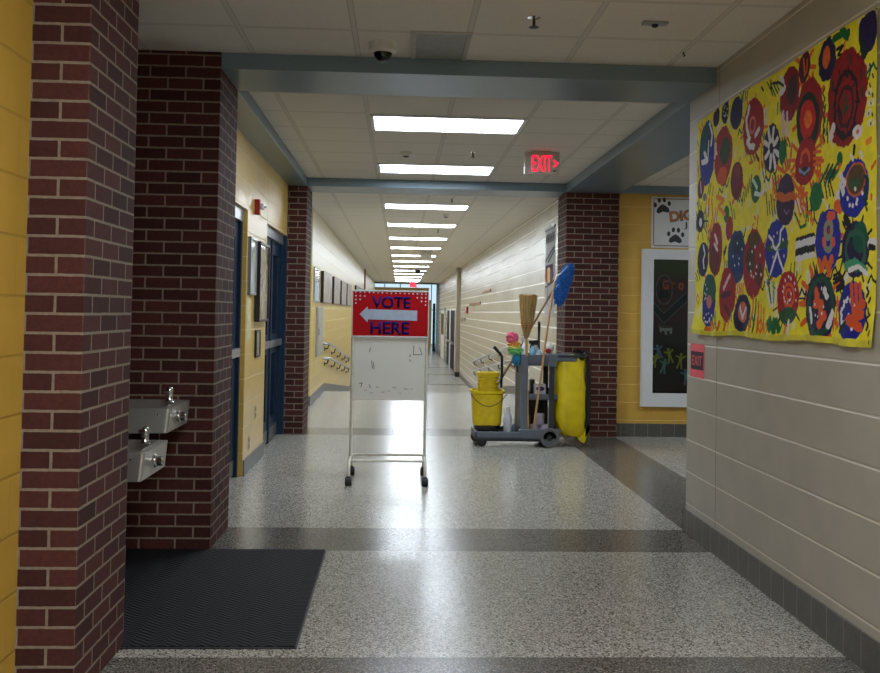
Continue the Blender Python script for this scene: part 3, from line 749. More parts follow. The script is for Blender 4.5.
for (u0, u1, v, lb) in ((470, 481, 303, 'longer thin brown strip fixed to the cream hallway wall'), (483.5, 491, 290.3, 'shorter thin brown strip, higher on the cream hallway wall')):
    a, c = onX(u1, v, XH), onX(u0, v, XH)
    b = N(); box(b, XH-.025, XH+.002, a.y, c.y, a.z-.03, a.z+.03, .004)
    single('wall_strip', b, plain('brown_strip', (140, 92, 72), .5), lb, 'strip', 'brown strips on the hallway wall', False)
p = onX(468, 310, XH)
t = thing('fire_alarm', 'small dark red alarm box far down the cream hallway wall', 'fire alarm', (XH, p.y, p.z-.12))
b = N(); box(b, XH-.06, XH+.002, p.y-.14, p.y+.14, p.z-.10, p.z+.10, .01); part('body', b, 'red_box', t, False)
b = N(); box(b, XH-.08, XH-.06, p.y-.06, p.y+.06, p.z-.04, p.z+.04, .006); part('strobe', b, 'white_plastic', t, False)
p = onX(463.5, 319, XH)
b = N(); box(b, XH-.02, XH+.002, p.y-1.0, p.y+1.0, p.z-.04, p.z+.04, .005)
single('wall_strip', b, 'grey_metal', 'small grey plate below the red alarm box on the cream wall', 'plate', smooth=False)

# ------------------------------------------------------------------ mural on the right wall
def build_mural():
    y1, y0, z0, z1 = 5.955, 3.665, 1.275, 2.612
    nx, nz = 760, 440
    YY, ZZ = np.meshgrid(np.linspace(y1, y0, nx), np.linspace(z0, z1, nz))   # s runs left to right in the photo
    col = np.zeros((nz, nx, 3)); L = lambda c: np.array(lin(c)[:3])
    rng = np.random.RandomState(3)
    # low-frequency noise for hand-painted edges
    def noise(sc, seed):
        r = np.random.RandomState(seed); g = r.rand(int(nz/sc)+3, int(nx/sc)+3)
        a = np.arange(nz)[:, None]/sc; c = np.arange(nx)[None, :]/sc
        i = a.astype(int); j = c.astype(int); fa = a-i; fc = c-j
        return (g[i, j]*(1-fa)*(1-fc)+g[i+1, j]*fa*(1-fc)+g[i, j+1]*(1-fa)*fc+g[i+1, j+1]*fa*fc)-.5
    n1, n2, n3 = noise(19, 1), noise(8, 2), noise(4, 5)
    col[:] = L((240, 226, 40)); white = (n1+n2*.5) > .30; col[white] = L((226, 222, 150))
    col *= (1+.18*n2)[..., None]
    def P(crop, cx, cy):
        x, y, s = {'A': (690, 100, 5.61), 'B': (690, 210, 4.985), 'C': (770, 0, 3.736), 'D': (770, 170, 3.736)}[crop]
        q = onX(x+cx/s, y+cy/s, 1.85); return q.y, q.z
    def disc(crop, cx, cy, rx, ry, c, wob=.10, a=1.0):
        yc, zc = P(crop, cx, cy); ya, _ = P(crop, cx-rx, cy); yb, _ = P(crop, cx+rx, cy); yc = (ya+yb)/2; ra = abs(ya-yb)/2
        _, za = P(crop, cx, cy-ry); _, zb = P(crop, cx, cy+ry); zc = (za+zb)/2; rb = abs(za-zb)/2
        d = ((YY-yc)/ra)**2+((ZZ-zc)/rb)**2
        m = d < 1+wob*1.6*n2+wob*1.6*n1+wob*.8*n3
        col[m] = col[m]*(1-a)+(L(c)*(1+.35*n3[m]+.3*n2[m])[:, None])*a
        return m
    def ring(crop, cx, cy, rx, ry, c, t=.25):
        ya, _ = P(crop, cx-rx, cy); yb, _ = P(crop, cx+rx, cy); _, za = P(crop, cx, cy-ry); _, zb = P(crop, cx, cy+ry)
        d = np.sqrt(((YY-(ya+yb)/2)/(abs(ya-yb)/2))**2+((ZZ-(za+zb)/2)/(abs(za-zb)/2))**2)
        m = np.abs(d-1+.2*n2) < t; col[m] = L(c)
    def seg(pa, pb, w, c, wob=.5):
        (ay, az), (by, bz) = pa, pb; vx, vz = by-ay, bz-az; LL = vx*vx+vz*vz+1e-9
        pad = w+.02
        jm = (YY[0] > min(ay, by)-pad) & (YY[0] < max(ay, by)+pad); im = (ZZ[:, 0] > min(az, bz)-pad) & (ZZ[:, 0] < max(az, bz)+pad)
        if not jm.any() or not im.any(): return
        ix = np.ix_(im, jm); y, z = YY[ix], ZZ[ix]
        tt = np.clip(((y-ay)*vx+(z-az)*vz)/LL, 0, 1)
        d = np.hypot(y-ay-tt*vx, z-az-tt*vz); m = d < w*.40*(1+wob*1.1*n3[ix]+wob*.6*n2[ix])
        sub = col[ix]; sub[m] = L(c); col[ix] = sub
    def stroke(crop, pts, w, c):
        q = [P(crop, *p) for p in pts]
        for a, b2 in zip(q, q[1:]): seg(a, b2, w, c)
    RED, MAR, NAV, BLU, TEA, GRN, DGR, ORG, PUR, WHT, BLK = (150, 18, 18), (112, 20, 30), (24, 22, 58), (22, 38, 140), (14, 66, 84), (14, 98, 44), (16, 50, 34), (226, 98, 22), (58, 34, 66), (226, 226, 230), (18, 18, 22)
    # loose marks over the yellow ground
    def pt(): return (rng.uniform(y0+.02, y1-.02), rng.uniform(z0+.03, z1-.03))
    for k in range(80):
        a = pt(); c = [GRN, BLK, GRN, DGR, ORG, WHT][rng.randint(6)]; ang = rng.uniform(.8, 1.9); n = rng.randint(2, 5)
        for j in range(n):
            o = (a[0]+j*.032, a[1]+rng.uniform(-.01, .01)); ln = rng.uniform(.05, .13)
            m = (o[0]+math.cos(ang)*ln*.5+rng.uniform(-.01, .01), o[1]+math.sin(ang)*ln*.5); e = (o[0]+math.cos(ang)*ln, o[1]+math.sin(ang)*ln)
            seg(o, m, .015, c); seg(m, e, .015, c)
    for k in range(80):
        a = pt(); c = [ORG, ORG, ORG, BLK, WHT, (240, 140, 40)][rng.randint(6)]
        seg(a, (a[0]+rng.uniform(-.03, .03), a[1]+rng.uniform(-.05, .05)), rng.uniform(.016, .032), c)
    for k in range(14):                                                      # wavy lines
        a = pt(); c = [GRN, BLK, DGR, ORG][rng.randint(4)]; pts = [(a[0]-j*.022, a[1]+.022*math.sin(j*1.7)+.006*j) for j in range(9)]
        for p, q in zip(pts, pts[1:]): seg(p, q, .016, c)
    def rays(crop, cx, cy, r0, r1, asp, n, c, w, ph=0):
        for k in range(n):
            t2 = 2*PI*k/n+ph; stroke(crop, [(cx+r0*math.cos(t2), cy+r0*asp*math.sin(t2)), (cx+r1*math.cos(t2), cy+r1*asp*math.sin(t2))], w, c)
    def dots(crop, cx, cy, rx, ry, n, c, w=.018):
        for k in range(n):
            t2 = k*2.4; r = .25+.6*((k*.37) % 1); stroke(crop, [(cx+rx*r*math.cos(t2), cy+ry*r*math.sin(t2)), (cx+rx*r*math.cos(t2)+1, cy+ry*r*math.sin(t2)+3)], w, c)
    # orange bursts behind discs
    rays('D', 190, 500, 40, 78, 2.0, 12, ORG, .035); rays('C', 150, 430, 40, 66, 2.4, 9, ORG, .03); rays('A', 358, 150, 50, 78, 2.4, 9, (232, 120, 30), .02)
    rays('C', 130, 250, 20, 40, 2.4, 9, ORG, .025); rays('C', 135, 600, 30, 66, 1.6, 10, ORG, .022); rays('A', 555, 420, 20, 90, 1.8, 9, ORG, .028)
    rays('D', 320, 295, 40, 70, 1.9, 11, BLK, .016); rays('B', 52, 55, 14, 38, 2.6, 10, BLK, .012); rays('D', 70, 480, 34, 60, 2.2, 9, BLK, .012)
    # upper left
    disc('A', 98, 295, 42, 180, BLU); disc('A', 92, 225, 32, 95, TEA); stroke('A', [(112, 130), (128, 190), (122, 250)], .03, WHT); stroke('A', [(85, 300), (100, 340), (72, 350)], .045, WHT); stroke('A', [(110, 230), (104, 320)], .02, WHT)
    disc('A', 187, 313, 50, 165, (156, 34, 24)); disc('A', 196, 285, 30, 75, (46, 70, 34)); disc('A', 180, 425, 26, 50, (200, 78, 22)); stroke('A', [(148, 250), (140, 320)], .035, (236, 190, 190)); stroke('A', [(142, 270), (150, 300)], .03, (236, 190, 190))
    disc('A', 150, 98, 19, 52, NAV, .25); disc('A', 198, 72, 20, 62, NAV, .2); dots('A', 198, 72, 18, 50, 9, WHT, .010); disc('A', 262, 78, 34, 88, (34, 30, 70))
    disc('A', 358, 150, 57, 160, (150, 24, 22)); stroke('A', [(335, 40), (318, 110), (322, 170), (338, 215)], .035, WHT); stroke('A', [(325, 235), (340, 260), (362, 262)], .04, WHT); stroke('A', [(370, 195), (388, 165)], .035, WHT); ring('A', 353, 140, 14, 42, (214, 110, 96), .22)
    disc('A', 458, 270, 46, 137, NAV)
    for k in range(8):
        t2 = PI*k/4+.3; stroke('A', [(458+16*math.cos(t2), 270+45*math.sin(t2)), (458+38*math.cos(t2), 270+115*math.sin(t2))], .034, WHT)
    disc('A', 265, 450, 36, 106, MAR); disc('A', 268, 400, 16, 40, (130, 50, 40), a=.6); disc('A', 370, 498, 28, 78, (14, 92, 50)); stroke('A', [(355, 450), (375, 490)], .03, (190, 224, 200)); stroke('A', [(365, 525), (400, 530), (415, 505)], .03, (220, 230, 225))
    disc('A', 62, 495, 19, 62, (88, 40, 50)); stroke('A', [(60, 460), (64, 520)], .02, (220, 190, 200)); disc('A', 520, 290, 22, 62, GRN); stroke('A', [(530, 225), (535, 250)], .02, GRN); disc('A', 205, 640, 16, 48, GRN); disc('A', 85, 545, 10, 22, (110, 110, 110))
    stroke('A', [(152, 545), (190, 560), (160, 600), (195, 640)], .035, (234, 130, 50)); stroke('A', [(110, 560), (105, 650)], .03, ORG); stroke('A', [(125, 560), (128, 650)], .025, ORG)
    for k in range(4): stroke('A', [(462+16*k, 430), (478+13*k, 520)], .025, [ORG, GRN, ORG, (200, 60, 30)][k])
    for k in range(5): stroke('A', [(300+12*k, 520-25*k), (292+12*k, 590-25*k)], .016, DGR)
    # upper right
    disc('C', 75, 350, 38, 102, (130, 24, 30)); disc('C', 84, 335, 18, 55, (60, 44, 36)); stroke('C', [(50, 425), (52, 500)], .045, (220, 190, 220)); stroke('C', [(66, 425), (68, 500)], .035, (220, 190, 220)); stroke('C', [(42, 295), (52, 330), (40, 345)], .05, WHT); stroke('C', [(10, 310), (30, 305), (50, 320)], .02, DGR)
    disc('C', 130, 250, 22, 60, (84, 26, 50)); stroke('C', [(125, 220), (132, 280)], .02, ORG); stroke('C', [(140, 225), (138, 270)], .016, ORG)
    disc('C', 215, 225, 33, 80, (34, 26, 66), .2); disc('C', 211, 215, 14, 40, (222, 100, 40)); stroke('C', [(250, 185), (275, 170), (255, 205), (280, 205)], .02, BLK)
    stroke('C', [(240, 150), (270, 125), (292, 130)], .05, GRN); stroke('C', [(262, 118), (290, 138)], .05, (20, 110, 50))
    disc('C', 150, 425, 48, 138, (150, 24, 26)); disc('C', 143, 455, 42, 110, (30, 44, 30)); disc('C', 142, 445, 28, 72, (196, 34, 24)); disc('C', 144, 445, 14, 32, (236, 110, 24))
    disc('C', 135, 605, 38, 90, (160, 28, 24)); ring('C', 133, 598, 16, 36, (226, 90, 40), .22)
    disc('C', 290, 365, 76, 182, (138, 22, 24)); ring('C', 284, 392, 44, 118, (38, 24, 24), .11); ring('C', 282, 398, 28, 72, (60, 24, 22), .14); stroke('C', [(280, 360), (278, 420), (290, 400)], .03, (30, 70, 30)); stroke('C', [(255, 400), (268, 440)], .02, (40, 24, 24)); rays('C', 284, 380, 36, 52, 2.6, 9, (36, 24, 24), .014)
    for k, (dx, dy) in enumerate(((240, 220), (300, 205), (340, 260), (232, 300), (345, 330))): stroke('C', [(dx, dy), (dx+2, dy+30)], .02, (40, 52, 30))
    disc('C', 368, 120, 36, 82, (36, 28, 72), .2); stroke('C', [(345, 160), (352, 205)], .05, DGR); stroke('C', [(388, 60), (392, 35)], .03, (36, 28, 72))
    for k in range(7): stroke('C', [(374+(k % 2)*10, 240+k*36), (378+(k % 2)*10, 252+k*36)], .012, DGR); 
    for k in range(4): disc('C', 372+8*(k % 2), 345+38*k, 14, 15, (236, 232, 180), .2); stroke('C', [(372+8*(k % 2), 345+38*k), (373+8*(k % 2), 350+38*k)], .012, BLK)
    disc('C', 328, 493, 18, 26, (228, 214, 220), .3); disc('C', 330, 492, 6, 9, (200, 120, 110)); stroke('C', [(235, 475), (228, 510)], .05, (228, 214, 220)); stroke('C', [(360, 280), (388, 235)], .016, GRN)
    disc('C', 45, 570, 12, 46, GRN); disc('C', 262, 595, 11, 28, GRN)
    for k in range(5): stroke('C', [(205, 330+40*k), (198, 350+40*k), (205, 368+40*k)], .016, (20, 90, 40))
    for k in range(4): stroke('C', [(195+14*k, 668), (222+14*k, 615)], .02, [GRN, DGR, GRN, ORG][k])
    for k in range(4): stroke('C', [(165, 570+22*k), (190, 565+26*k)], .02, ORG)
    # lower left
    disc('B', 52, 55, 19, 56, (24, 24, 40)); disc('B', 54, 62, 7, 22, (220, 220, 230)); disc('B', 130, 195, 35, 132, (140, 22, 26)); disc('B', 122, 245, 26, 75, (96, 20, 30)); stroke('B', [(125, 125), (138, 165)], .035, (236, 200, 204)); stroke('B', [(122, 170), (140, 200)], .03, (236, 200, 204))
    disc('B', 65, 245, 26, 86, (24, 24, 62)); stroke('B', [(66, 180), (74, 220), (66, 250), (70, 290)], .022, WHT)
    disc('B', 198, 90, 18, 60, (160, 24, 20)); disc('B', 235, 230, 43, 132, (24, 56, 110)); disc('B', 238, 170, 25, 50, (20, 46, 70)); dots('B', 235, 240, 36, 110, 6, (190, 210, 230), .014)
    disc('B', 320, 270, 56, 172, (148, 18, 24)); disc('B', 320, 150, 32, 40, (80, 50, 24)); disc('B', 300, 250, 24, 65, (70, 48, 22)); disc('B', 345, 320, 18, 60, (84, 40, 22)); dots('B', 320, 280, 46, 140, 10, WHT, .018)
    disc('B', 433, 195, 56, 142, (18, 40, 150)); stroke('B', [(392, 190), (430, 185), (482, 165)], .05, (20, 80, 60)); stroke('B', [(395, 130), (412, 150), (418, 180), (430, 195), (448, 165), (452, 110), (470, 75)], .022, WHT); stroke('B', [(405, 318), (425, 250), (438, 205), (450, 250), (470, 305)], .022, WHT); dots('B', 433, 195, 48, 120, 9, WHT, .014)
    disc('B', 188, 425, 41, 136, (150, 20, 28)); stroke('B', [(170, 390), (190, 345), (200, 325)], .03, (226, 190, 200)); stroke('B', [(160, 430), (200, 415)], .04, (70, 20, 60)); stroke('B', [(178, 480), (200, 520)], .04, (80, 24, 34))
    disc('B', 265, 520, 41, 102, (32, 26, 60)); disc('B', 265, 510, 22, 55, (206, 110, 90)); stroke('B', [(252, 485), (262, 540), (280, 490)], .022, WHT)
    disc('B', 95, 450, 33, 130, (18, 34, 120)); disc('B', 100, 400, 30, 80, (10, 76, 66)); disc('B', 95, 458, 13, 34, (206, 110, 110)); dots('B', 92, 540, 28, 40, 8, WHT, .016); dots('B', 75, 420, 10, 70, 6, WHT, .014)
    for k in range(5): stroke('B', [(380+14*k, 340+8*k), (400+6*k, 480-20*(k % 2))], .022, [WHT, GRN, WHT, (90, 170, 120), WHT][k])
    for k in range(4): stroke('B', [(240+9*k, 370), (236+9*k, 415)], .018, ORG)
    for k in range(5): stroke('B', [(318+13*k, 430+15*k), (310+14*k, 610)], .022, [ORG, GRN, ORG, (236, 150, 50), ORG][k])
    stroke('B', [(340, 580), (352, 545), (364, 580), (350, 610), (340, 580)], .016, ORG); stroke('B', [(375, 590), (386, 560), (398, 590), (386, 620), (375, 590)], .016, ORG)
    stroke('B', [(395, 560), (410, 590), (405, 540), (430, 600), (425, 550), (448, 590)], .045, (18, 100, 50)); stroke('B', [(85, 590), (110, 600)], .04, ORG)
    for k in range(5): stroke('B', [(110+22*k, 560+6*(k % 2)), (104+22*k, 605)], .035, ORG)
    stroke('B', [(38, 420), (32, 445), (40, 470), (46, 445), (38, 420)], .014, ORG)
    # lower right
    disc('D', 60, 110, 34, 96, (56, 34, 64)); stroke('D', [(30, 98), (60, 104), (92, 96)], .05, (196, 92, 30)); stroke('D', [(55, 150), (62, 165), (72, 150)], .014, (120, 90, 130))
    disc('D', 130, 10, 34, 40, (156, 24, 22)); disc('D', 132, 5, 14, 20, (60, 40, 40)); stroke('D', [(112, 0), (130, 15), (150, -5)], .018, (120, 160, 190))
    disc('D', 173, 100, 23, 54, (18, 110, 56)); stroke('D', [(160, 145), (135, 165), (132, 205), (112, 215), (92, 160)], .02, GRN); stroke('D', [(185, 55), (215, 0)], .02, GRN); stroke('D', [(200, 110), (218, 145)], .014, WHT)
    for k in range(3): stroke('D', [(205+14*k, 55-10*k), (232+12*k, 0)], .02, [GRN, DGR, GRN][k])
    for k in range(12): stroke('D', [(100+(k*17) % 60, 90+(k*31) % 120), (102+(k*17) % 60, 97+(k*31) % 120)], .022, ORG)
    stroke('D', [(110, 75), (128, 70), (118, 95), (138, 90)], .03, ORG); stroke('D', [(255, 90), (252, 110)], .05, WHT); stroke('D', [(250, 135), (265, 140)], .07, ORG)
    for k in range(6): stroke('D', [(100, 262+14*k), (165, 245+14*k)], .035, [BLK, WHT, WHT, BLK, BLK, WHT][k])
    disc('D', 315, 68, 56, 112, (20, 34, 148)); disc('D', 322, 35, 38, 65, (196, 96, 50)); disc('D', 322, 34, 33, 56, (84, 62, 34)); disc('D', 318, 50, 20, 22, (44, 84, 50)); dots('D', 315, 110, 46, 60, 7, WHT, .02)
    stroke('D', [(265, 20), (278, 50)], .035, WHT); stroke('D', [(262, 55), (275, 85)], .035, WHT); stroke('C', [(305, 580), (310, 595)], .02, WHT); stroke('C', [(340, 570), (345, 585)], .02, WHT)
    disc('D', 220, 258, 50, 116, (20, 34, 150)); ring('D', 222, 222, 13, 28, (150, 140, 110), .45); ring('D', 221, 274, 13, 26, (130, 140, 120), .45); stroke('D', [(220, 172), (238, 170)], .05, (226, 90, 60)); stroke('D', [(205, 262), (206, 275)], .04, (226, 90, 60)); stroke('D', [(240, 262), (241, 275)], .04, (226, 90, 60)); stroke('D', [(222, 225), (224, 232)], .03, (170, 40, 30))
    stroke('D', [(185, 345), (195, 365), (208, 335), (218, 365), (232, 335)], .05, ORG)
    disc('D', 320, 295, 50, 106, (30, 26, 62)); disc('D', 338, 250, 26, 60, (20, 80, 60)); ring('D', 320, 300, 34, 70, (40, 90, 70), .16); stroke('D', [(285, 360), (315, 345), (355, 375)], .045, (60, 150, 110)); stroke('D', [(295, 375), (330, 360), (362, 390)], .025, WHT)
    stroke('D', [(285, 180), (298, 205)], .05, BLK); stroke('D', [(372, 275), (388, 270)], .045, WHT); stroke('D', [(372, 285), (388, 290)], .03, BLK)
    for k in range(3): stroke('D', [(238, 395+14*k), (262, 385+12*k), (278, 420+10*k), (250, 440+6*k)], .02, BLK)
    disc('D', 190, 510, 56, 127, (28, 26, 58)); ring('D', 190, 510, 46, 104, (20, 70, 52), .13); stroke('D', [(172, 455), (180, 490), (168, 500), (195, 500), (192, 530), (208, 545), (195, 575)], .055, (222, 86, 34)); stroke('D', [(205, 450), (212, 470)], .045, WHT); stroke('D', [(235, 535), (222, 580)], .045, WHT); stroke('D', [(150, 520), (162, 570)], .03, WHT); dots('D', 190, 510, 44, 100, 7, (220, 225, 235), .014)
    disc('D', 68, 480, 39, 102, (162, 24, 28)); ring('D', 70, 468, 18, 44, (226, 84, 40), .18); ring('D', 70, 468, 9, 20, (226, 84, 40), .3); disc('D', 68, 545, 32, 34, (28, 80, 30)); dots('D', 68, 460, 36, 92, 14, WHT, .014)
    stroke('D', [(62, 585), (52, 625)], .035, (230, 120, 60)); stroke('D', [(75, 570), (80, 620)], .04, WHT); stroke('D', [(10, 560), (20, 600), (28, 560), (34, 600)], .03, GRN)
    disc('D', 310, 525, 52, 107, (24, 34, 128)); dots('D', 290, 540, 40, 90, 22, WHT, .02)
    for k in range(3): stroke('D', [(305+16*k, 430), (310+16*k, 500)], .035, (214, 80, 36))
    stroke('D', [(350, 500), (318, 530), (345, 540), (298, 560), (338, 585)], .05, (214, 80, 36)); stroke('D', [(270, 600), (290, 570)], .03, DGR)
    for k in range(9): stroke('D', [(362+(k % 3)*7, 440+k*20), (370-(k % 2)*8, 455+k*20)], .018, BLK)
    for k in range(6): stroke('D', [(352+5*(k % 2), 20+k*22), (364, 40+k*22)], .016, DGR)
    # bare yellow hem
    hem = (ZZ < z0+.028+.01*n1) ; col[hem] = L((214, 204, 60))*(1+.3*n2[hem])[:, None]
    tacks = [(84, 640), (258, 650), (375, 640)]
    for t2 in tacks: stroke('D', [t2, (t2[0], t2[1]+4)], .014, BLK)
    # gently rippled hanging sheet
    XX = XR-.006-.0022*(1+np.sin(YY*9)*np.cos(ZZ*5+1))-.0015*np.sin(ZZ*17+YY*4)
    low = np.clip((z0+.16-ZZ)/.16, 0, 1); XX -= low*.012*(1+np.sin(YY*23)); 
    cl = np.clip((YY-(y1-.14))/.14, 0, 1)*np.clip((z0+.16-ZZ)/.16, 0, 1); XX -= cl*.03
    ZZ2 = ZZ+.006*np.sin(YY*5)*np.clip((ZZ-z1+.1)/.1, 0, 1)-.006*np.sin(YY*7)*low
    XX = np.where(ZZ > z1-.012, XR-.0012, np.minimum(XX, XR-.003))
    o = (XR-.006, (y0+y1)/2, z0)
    co_ = np.stack([XX-o[0], YY-o[1], ZZ2-o[2]], -1).reshape(-1, 3)
    idx = np.arange(nx*nz).reshape(nz, nx)
    quads = np.stack([idx[:-1, :-1], idx[:-1, 1:], idx[1:, 1:], idx[1:, :-1]], -1).reshape(-1, 4)
    me = bpy.data.meshes.new('mural_sheet')
    me.vertices.add(len(co_)); me.vertices.foreach_set('co', co_.ravel().astype(np.float32))
    me.loops.add(quads.size); me.loops.foreach_set('vertex_index', quads.ravel().astype(np.int32))
    me.polygons.add(len(quads)); me.polygons.foreach_set('loop_start', np.arange(0, quads.size, 4, dtype=np.int32))
    me.update(calc_edges=True); me.validate()
    at = me.color_attributes.new('paint', 'FLOAT_COLOR', 'POINT')
    rgba = np.concatenate([np.clip(col, 0, 1), np.ones((nz, nx, 1))], -1).reshape(-1)
    at.data.foreach_set('color', rgba.astype(np.float32))
    me.shade_smooth()
    t = NT('painted_sheet'); t.set(.7, 0, .12)
    a = t.n('ShaderNodeVertexColor', layer_name='paint'); t.l(a.outputs[0], t.b.inputs['Base Color'])
    nz_ = t.n('ShaderNodeTexNoise', i_Scale=70.0, i_Detail=3.0); t.l(t.obj(), nz_.inputs['Vector']); t.bump(nz_.outputs[0], .15, .003)
    me.materials.append(t.m)
    ob = bpy.data.objects.new('mural', me); C.objects.link(ob); ob.location = o
    tag(ob, 'yellow painted mural of red, blue and green discs on the cream wall', 'mural')
build_mural()

# pink exit notice
t = thing('paper_sign', 'pink paper exit notice taped to the cream wall below the mural', 'sign', (XR, 5.93, 1.0))
b = N(); box(b, XR-.0025, XR-.0005, 5.790, 6.065, 1.003, 1.211); part('sheet', b, 'pink_paper', t, False)
b = N(); box(b, XR-.0035, XR-.002, 5.803, 6.052, 1.052, 1.164); part('dark_panel', b, plain('printed_black', (44, 20, 22), .8), t, False)
b = N(); text(b, 'EXIT', 'X-', XR-.0035, 6.022, 1.078, .19, .06, .0015, .0); part('lettering', b, plain('printed_pink', (226, 96, 100), .8), t, False, 'pink letters EXIT')

# ------------------------------------------------------------------ side passage: sign and display case
WY = 10.95
t = thing('wall_sign', 'white sign with black paw prints and orange letters above the display case', 'sign', (3.5, WY, 2.165))
b = N(); box(b, 2.875, 4.5, WY-.008, WY, 2.165, 2.752, .003); part('board', b, 'white', t, False)
b = N(); yb = WY-.008
for q in ((2.905, 4.47, 2.185, 2.195), (2.905, 4.47, 2.725, 2.735), (2.895, 2.905, 2.195, 2.725), (4.47, 4.48, 2.195, 2.725)): box(b, q[0], q[1], yb-.002, yb+.001, q[2], q[3])
part('border', b, plain('brown_ink', (136, 82, 58), .6), t, False)
def paw(bm, u, v, size, rot, y):
    c = onY(u, v, y); s = size
    cr, sr = math.cos(rot), math.sin(rot)
    def R(a, z): return (c.x+(a*cr-z*sr)*s, c.z+(a*sr+z*cr)*s)
    pad = [(-.30, -.42), (-.42, -.30), (-.36, -.12), (-.16, .06), (0, .14), (.16, .06), (.36, -.12), (.42, -.30), (.30, -.42), (0, -.32)]
    prism(bm, [R(*q) for q in pad], 'Y-', y, .002)
    for a, z, r in ((-.44, .14, 0), (-.16, .40, 0), (.16, .40, 0), (.44, .14, 0)):
        q = R(a, z); prism(bm, ell(q[0], q[1], .105*s, .155*s, 14, rot), 'Y-', y, .002)
for q in ((662.5, 206.5, .185, .12), (675.5, 236.5, .185, -.05)):
    b = N(); paw(b, *q, yb); part('paw_print', b, 'black', t, False, 'black paw print')
p0 = onY(670.5, 222, yb)
b = N(); text(b, 'DIG', 'Y-', yb, p0.x-.004, p0.z-.004, .275, .125, .0025, .05, .12); part('letter_outline', b, 'black', t, False)
b = N(); text(b, 'DIG', 'Y-', yb-.0025, p0.x, p0.z, .265, .115, .0015, .02, .12); part('lettering', b, plain('orange_ink', (206, 122, 70), .6), t, False, 'orange letters D I G')
p0 = onY(683.5, 229.5, yb); b = N(); text(b, 'J', 'Y-', yb, p0.x, p0.z, .045, .085, .0015, .0, .05); part('small_lettering', b, plain('grey_ink', (60, 60, 70), .6), t, False)

t = thing('display_case', 'dark display case in a wide white frame on the yellow wall', 'display case', (3.4, WY, .34))
x0, x1, z0, z1 = 2.765, 4.05, .347, 2.146
gx0, gx1, gz0, gz1 = 2.897, 3.90, .50, 2.03
b = N()
prism(b, [(x0, z0), (x1, z0), (gx1, gz0), (gx0, gz0)], 'Y-', WY, .05); prism(b, [(x0, z1), (x1, z1), (gx1, gz1), (gx0, gz1)], 'Y-', WY, .05)
prism(b, [(x0, z0), (x0, z1), (gx0, gz1), (gx0, gz0)], 'Y-', WY, .05); prism(b, [(x1, z0), (x1, z1), (gx1, gz1), (gx1, gz0)], 'Y-', WY, .05)
part('frame', b, 'white', t, False)
bm_ = NT('case_backing'); bm_.set(.7)
zz = bm_.xyz(bm_.obj())[2]; nzc = bm_.n('ShaderNodeTexNoise', i_Scale=5.0, i_Detail=5.0); bm_.l(bm_.obj(), nzc.inputs['Vector'])
mr = bm_.n('ShaderNodeMapRange'); bm_.l(bm_.math('ADD', zz, bm_.math('MULTIPLY', nzc.outputs[0], .1)), mr.inputs[0]); mr.inputs[1].default_value = .1; mr.inputs[2].default_value = 1.75
bm_.l(bm_.ramp(mr.outputs[0], [(0, lin((74, 40, 36))), (.3, lin((50, 32, 32))), (.45, lin((40, 30, 30))), (.6, lin((92, 38, 36))), (.86, lin((98, 42, 38))), (.9, lin((80, 76, 36))), (1, lin((104, 98, 52)))]), bm_.b.inputs['Base Color'])
b = N(); box(b, gx0-.01, gx1+.01, WY-.006, WY, gz0-.01, gz1+.01); part('backing', b, bm_.m, t, False)
b = N(); box(b, gx0-.005, gx1+.005, WY-.040, WY-.036, gz0-.005, gz1+.005); part('pane', b, 'glass', t, False)
yb = WY-.006
def cv(cx, cy): return onY(645+cx/4.489, 250+cy/4.489, yb)
def poly(pts): return [(cv(*q).x, cv(*q).z) for q in pts]
b = N(); e = poly([(86+36*math.cos(a), 178+66*math.sin(a)) for a in (2*PI*k/28 for k in range(29))]); ribbon(b, e, .010, 'Y-', yb, .002); part('oval_outline', b, plain('chalk_grey', (150, 146, 140), .8), t, False)
b = N(); prism(b, poly([(40, 238), (84, 286), (186, 192), (186, 230), (84, 326), (40, 274)]), 'Y-', yb, .0015); part('chevron', b, plain('charcoal_paper', (34, 32, 32), .8), t, False)
b = N(); ribbon(b, poly([(40, 236), (84, 284), (186, 190)]), .010, 'Y-', yb, .003); ribbon(b, poly([(40, 276), (84, 328), (186, 234)]), .010, 'Y-', yb, .003); part('chevron_edge', b, plain('chalk_grey2', (128, 124, 118), .8), t, False)
b = N(); paw(b, 645+86/4.489, 250+188/4.489, .20, .02, yb); part('paw_print', b, plain('paw_black', (8, 8, 9), .6), t, False)
for ch, cx, cy, ww, hh2 in (('G', 78, 176, 30, 42), ('r', 118, 176, 18, 32), ('o', 148, 180, 26, 34)):
    q = cv(cx, cy)
    b = N(); text(b, ch, 'Y-', yb-.002, q.x, q.z, ww/4.489/88.5, hh2/4.489/88.5, .003, .03)
    single('paper_letter', b, plain('orange_paper', (250, 104, 52), .8), 'orange paper letter %s at the top of the display case' % ch, 'letter', 'orange letters in the display case', False)
